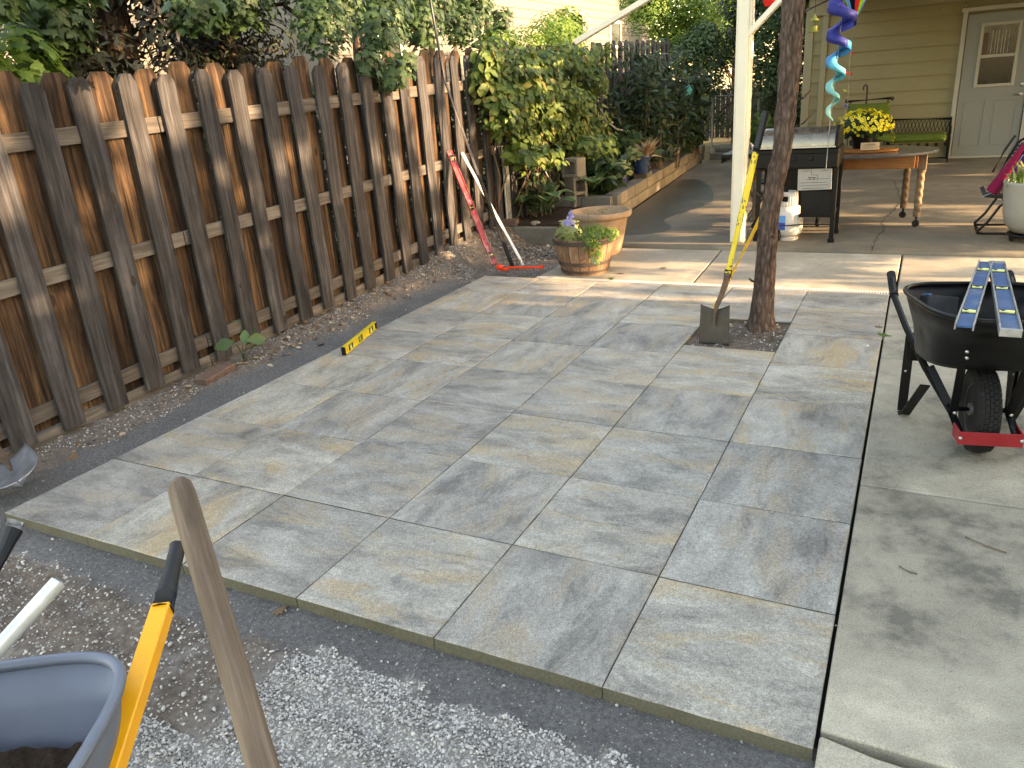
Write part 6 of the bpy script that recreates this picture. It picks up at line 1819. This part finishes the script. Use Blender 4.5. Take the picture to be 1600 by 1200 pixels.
# ================================================================== FOREGROUND TOOLS
def A3(a): return Vector(a)
t = thing('long_handled_spade', 'worn grey-brown wooden spade handle standing upright close to the camera', 'tool', (0.12, -1.75, -0.06))
top = A3((-0.838, -1.072, 1.222)); low = A3((-0.552, -1.262, 0.968)); d = (top - low).normalized()
foot = low - d * (0.98 / d.z * 1.0) if False else low - d * 1.25
t.rotation_euler = d.to_track_quat('Z', 'Y').to_euler(); t.location = foot
tp_ = [foot, low - d * .4, low, low + (top - low) * .35, low + (top - low) * .7, top - d * .03, top - d * .012, top - d * .003, top]
MB().tube(tp_, [.0185, .0190, .0190, .0188, .0187, .0190, .0175, .0125, .004], 22).build('handle', 'tool_wood', t, True, angle=0)
bl_ = MB()
sd2 = d.cross(Vector((0, 0, 1))).normalized(); n2_ = sd2.cross(d).normalized()
shovel_blade(bl_, foot, .22, .24, sd2, -d, n2_, .02); bl_.build('blade', 'blade_dark', t, True, solid=.004, angle=0)
t = thing('silver_pole_tool', 'pale galvanised pole pointing up out of the blue-grey wheelbarrow', 'pole', (-1.42, -1.9, .45))
e0 = A3((-1.322, -1.030, 0.893)); e1 = A3((-1.332, -1.160, 0.832)); dd = (e1 - e0).normalized()
MB().tube([e0 + (e0 - e1) * .0, e0 + dd * .004, e0 + dd * .5, e0 + dd * .78], [.011, .0155, .0155, .0155], 16).build('pole', 'galvanised', t, True, angle=50)
t = thing('black_handle_tool', 'black rubber tool handle with bright metal end at the left frame edge', 'tool', (-1.4, -1.4, .7))
e0 = A3((-1.500, -0.985, 0.962)); e1 = A3((-1.490, -1.035, 0.925)); dd = (e1 - e0).normalized()
MB().tube([e0, e0 + dd * .015], [.019, .0205], 14).build('ferrule', 'steel', t, True, angle=50)
MB().tube([e0 + dd * .015, e0 + dd * .25, e0 + dd * .72], .0205, 14).build('handle', 'rubber_grip', t, True, angle=50)

# rounded shovel blade lying on the sand at the left edge
t = thing('round_shovel', 'silver rounded shovel blade lying on dark sand at the left edge', 'shovel', (-4.0, .22, 0))
ax = Vector((.93, -.36, -.06)).normalized(); sd3 = Vector((.36, .93, .28)).normalized(); sd3 = (sd3 - ax * sd3.dot(ax)).normalized(); n3_ = ax.cross(sd3).normalized()
o0 = Vector((-4.02, 0.26, 0.085))
def rb_(u, v):
    wv = .132 * (1 - max(0, (v - .45) / .55) ** 2.2) ** .5 if v < 1 else 0.0
    wv = max(wv, .004) * (0.92 + .08 * min(1, v * 4))
    x = (u - .5) * 2
    return o0 + ax * (v * .36) + sd3 * (x * wv) + n3_ * (.035 * (x * x) - .0 + .03 * (v - .5) ** 2)
MB().grid(rb_, 14, 18).build('blade', 'blade_steel', t, True, solid=.003, angle=0)
MB().tube([o0 + ax * .14 + n3_ * .006, o0 + ax * .02 + n3_ * .012, o0 - ax * .12 + n3_ * .02, o0 - ax * 1.0 + n3_ * .06], [.006, .015, .019, .019], 12).build('socket', 'rust_steel', t, True)

# ================================================================== ADDED TO SHADE THE YARD (right of the frame)
shade_bld = thing('shade_building', 'unseen low building added right of the concrete path to shade the pavers', 'house', (7, -2, 0))  # unseen building put in to hold the low sun off the pavers
MB().box((9.0, -3.0, 1.85), (4.0, 14.1, 4.2)).build('wall', 'siding', shade_bld)
MB().box((8.9, -3.0, 4.0), (4.6, 14.2, 0.16)).build('roof', 'shingle', shade_bld)

# unseen trees added beyond it; crown gaps are shaped to place the sun dapples
XT = 10.0
def gaps(yf, zf):
    """how open the crowns are, seen along the sun, at fence-plane coordinates"""
    o = np.full_like(yf, 0.02)
    def reg(y0, y1, z0, z1, v, s=.25):
        nonlocal o
        m = sstep(y0 - s, y0 + s, yf) * (1 - sstep(y1 - s, y1 + s, yf)) * sstep(z0 - s, z0 + s, zf) * (1 - sstep(z1 - s, z1 + s, zf))
        o = o * (1 - m) + v * m
    reg(-1.0, 4.3, 1.2, 2.2, .40, .10)       # upper fence dapple, left
    reg(-4, 3.0, 2.3, 7, .04)
    reg(3.2, 6.3, 2.15, 7, .80)
    reg(4.45, 6.3, 0.85, 2.2, .92, .12)
    reg(5.4, 6.3, 0.1, 1.0, .75, .12)
    reg(4.6, 5.6, -0.15, .3, .5, .1)
    reg(3.9, 4.5, -3.0, -.35, .48, .08)
    reg(4.5, 6.4, -3.0, -.30, .68, .08)
    reg(6.5, 9.4, .55, 2.4, .75, .15)
    reg(6.4, 8.9, -2.9, -.5, .66, .1); reg(8.9, 11.5, -2.9, -.5, .42, .1); reg(6.6, 9.8, -.5, .3, .04, .05)
    reg(9.6, 14, -3, 1.9, .08, .2)
    reg(6.3, 14, 2.3, 8, .75)
    reg(14, 22, -3, 9, .85)
    return o
N0 = 210000
gN = np.random.default_rng(77)
Yl = gN.uniform(-7, 15.5, N0); Xl = gN.uniform(XT - .7, XT + .7, N0); zfl = gN.uniform(-2.7, 6.3, N0)
Zl = zfl + TAN_EL * (Xl + 4.4) ; yfl = Yl - TAN_AZ * (Xl + 4.4)
nz1 = fnoise(yfl * 3.3, zfl * 3.7, 5, 3); 
rank = np.argsort(np.argsort(nz1)) / N0
op = gaps(yfl, zfl)
keep = rank > op
low = (zfl < 0.75) & (Yl < 3.6)        # behind the building anyway
keep &= ~(low & (gN.uniform(0, 1, N0) < .93))
keep &= ~((zfl > 2.6) & (gN.uniform(0, 1, N0) < .45))
Pl = np.stack([Xl, Yl, Zl], 1)[keep]
bins = [(-7, -2, 'unseen leafy tree added beyond the side building to cut the sun, nearest the camera'), (-2, 3, 'unseen leafy tree added beyond the side building to cut the sun, second along'), (3, 6.6, 'unseen leafy tree added right of the slab, crown gaps shaped to dapple it'),
        (6.6, 10.5, 'unseen leafy tree added right of the porch to break up the sun'), (10.5, 15.6, 'unseen leafy tree added beside the far end of the porch to block the sun')]
for i, (a, b, lab) in enumerate(bins):
    q = Pl[(Pl[:, 1] >= a) & (Pl[:, 1] < b)]
    c_ = (XT, (a + b) / 2, -.15)
    t = thing('sun_blocker_tree', lab, 'tree', c_)
    MB().tube([c_, (XT + .05, c_[1], 2.5), (XT, c_[1] + .1, 6.5)], [.2, .16, .08], 10).build('trunk', 'bark_far', t, True)
    leaves('crown', q, 0.14, 'leaf_maple', 'quad', t, 0.0, (0.9, 0, .15), .2, 300 + i)

# ------------------------------------------------------------------ groups of look-alikes
GR = {'spirit_level': 'spirit levels used for the paving job', 'wheelbarrow': 'wheelbarrows on the job', 'wooden_fence': 'runs of shadowbox fence', 'cinder_block': 'cinder blocks stacked in the bed',
      'brick': 'loose bricks', 'hosta': 'hostas in the planting bed', 'plant_pot': 'glazed pots on the block wall', 'sun_blocker_tree': 'unseen sun-blocking trees added right of the path', 'evergreen_tree': 'dark evergreens behind the fence',
      'leafy_plant': 'low leafy plants', 'shrub': 'shrubs beyond the patio', 'bush': 'bushes at the far fence end', 'tree': 'trees in the neighbouring yard', 'neighbour_house': 'neighbour houses', 'twig': 'twigs on the concrete',
      'fallen_leaf': 'fallen leaves', 'wind_spinner': 'hanging spinners', 'garden_hose': 'hoses by the fence', 'gap_filler_ivy': 'ivy added behind the fence to darken its gaps', 'folding_chair': 'folding chairs on the porch'}
for o in list(scene.objects):
    if o.parent is None and 'category' in o:
        k = o.name.split('.')[0]
        if k in GR: o['group'] = GR[k]
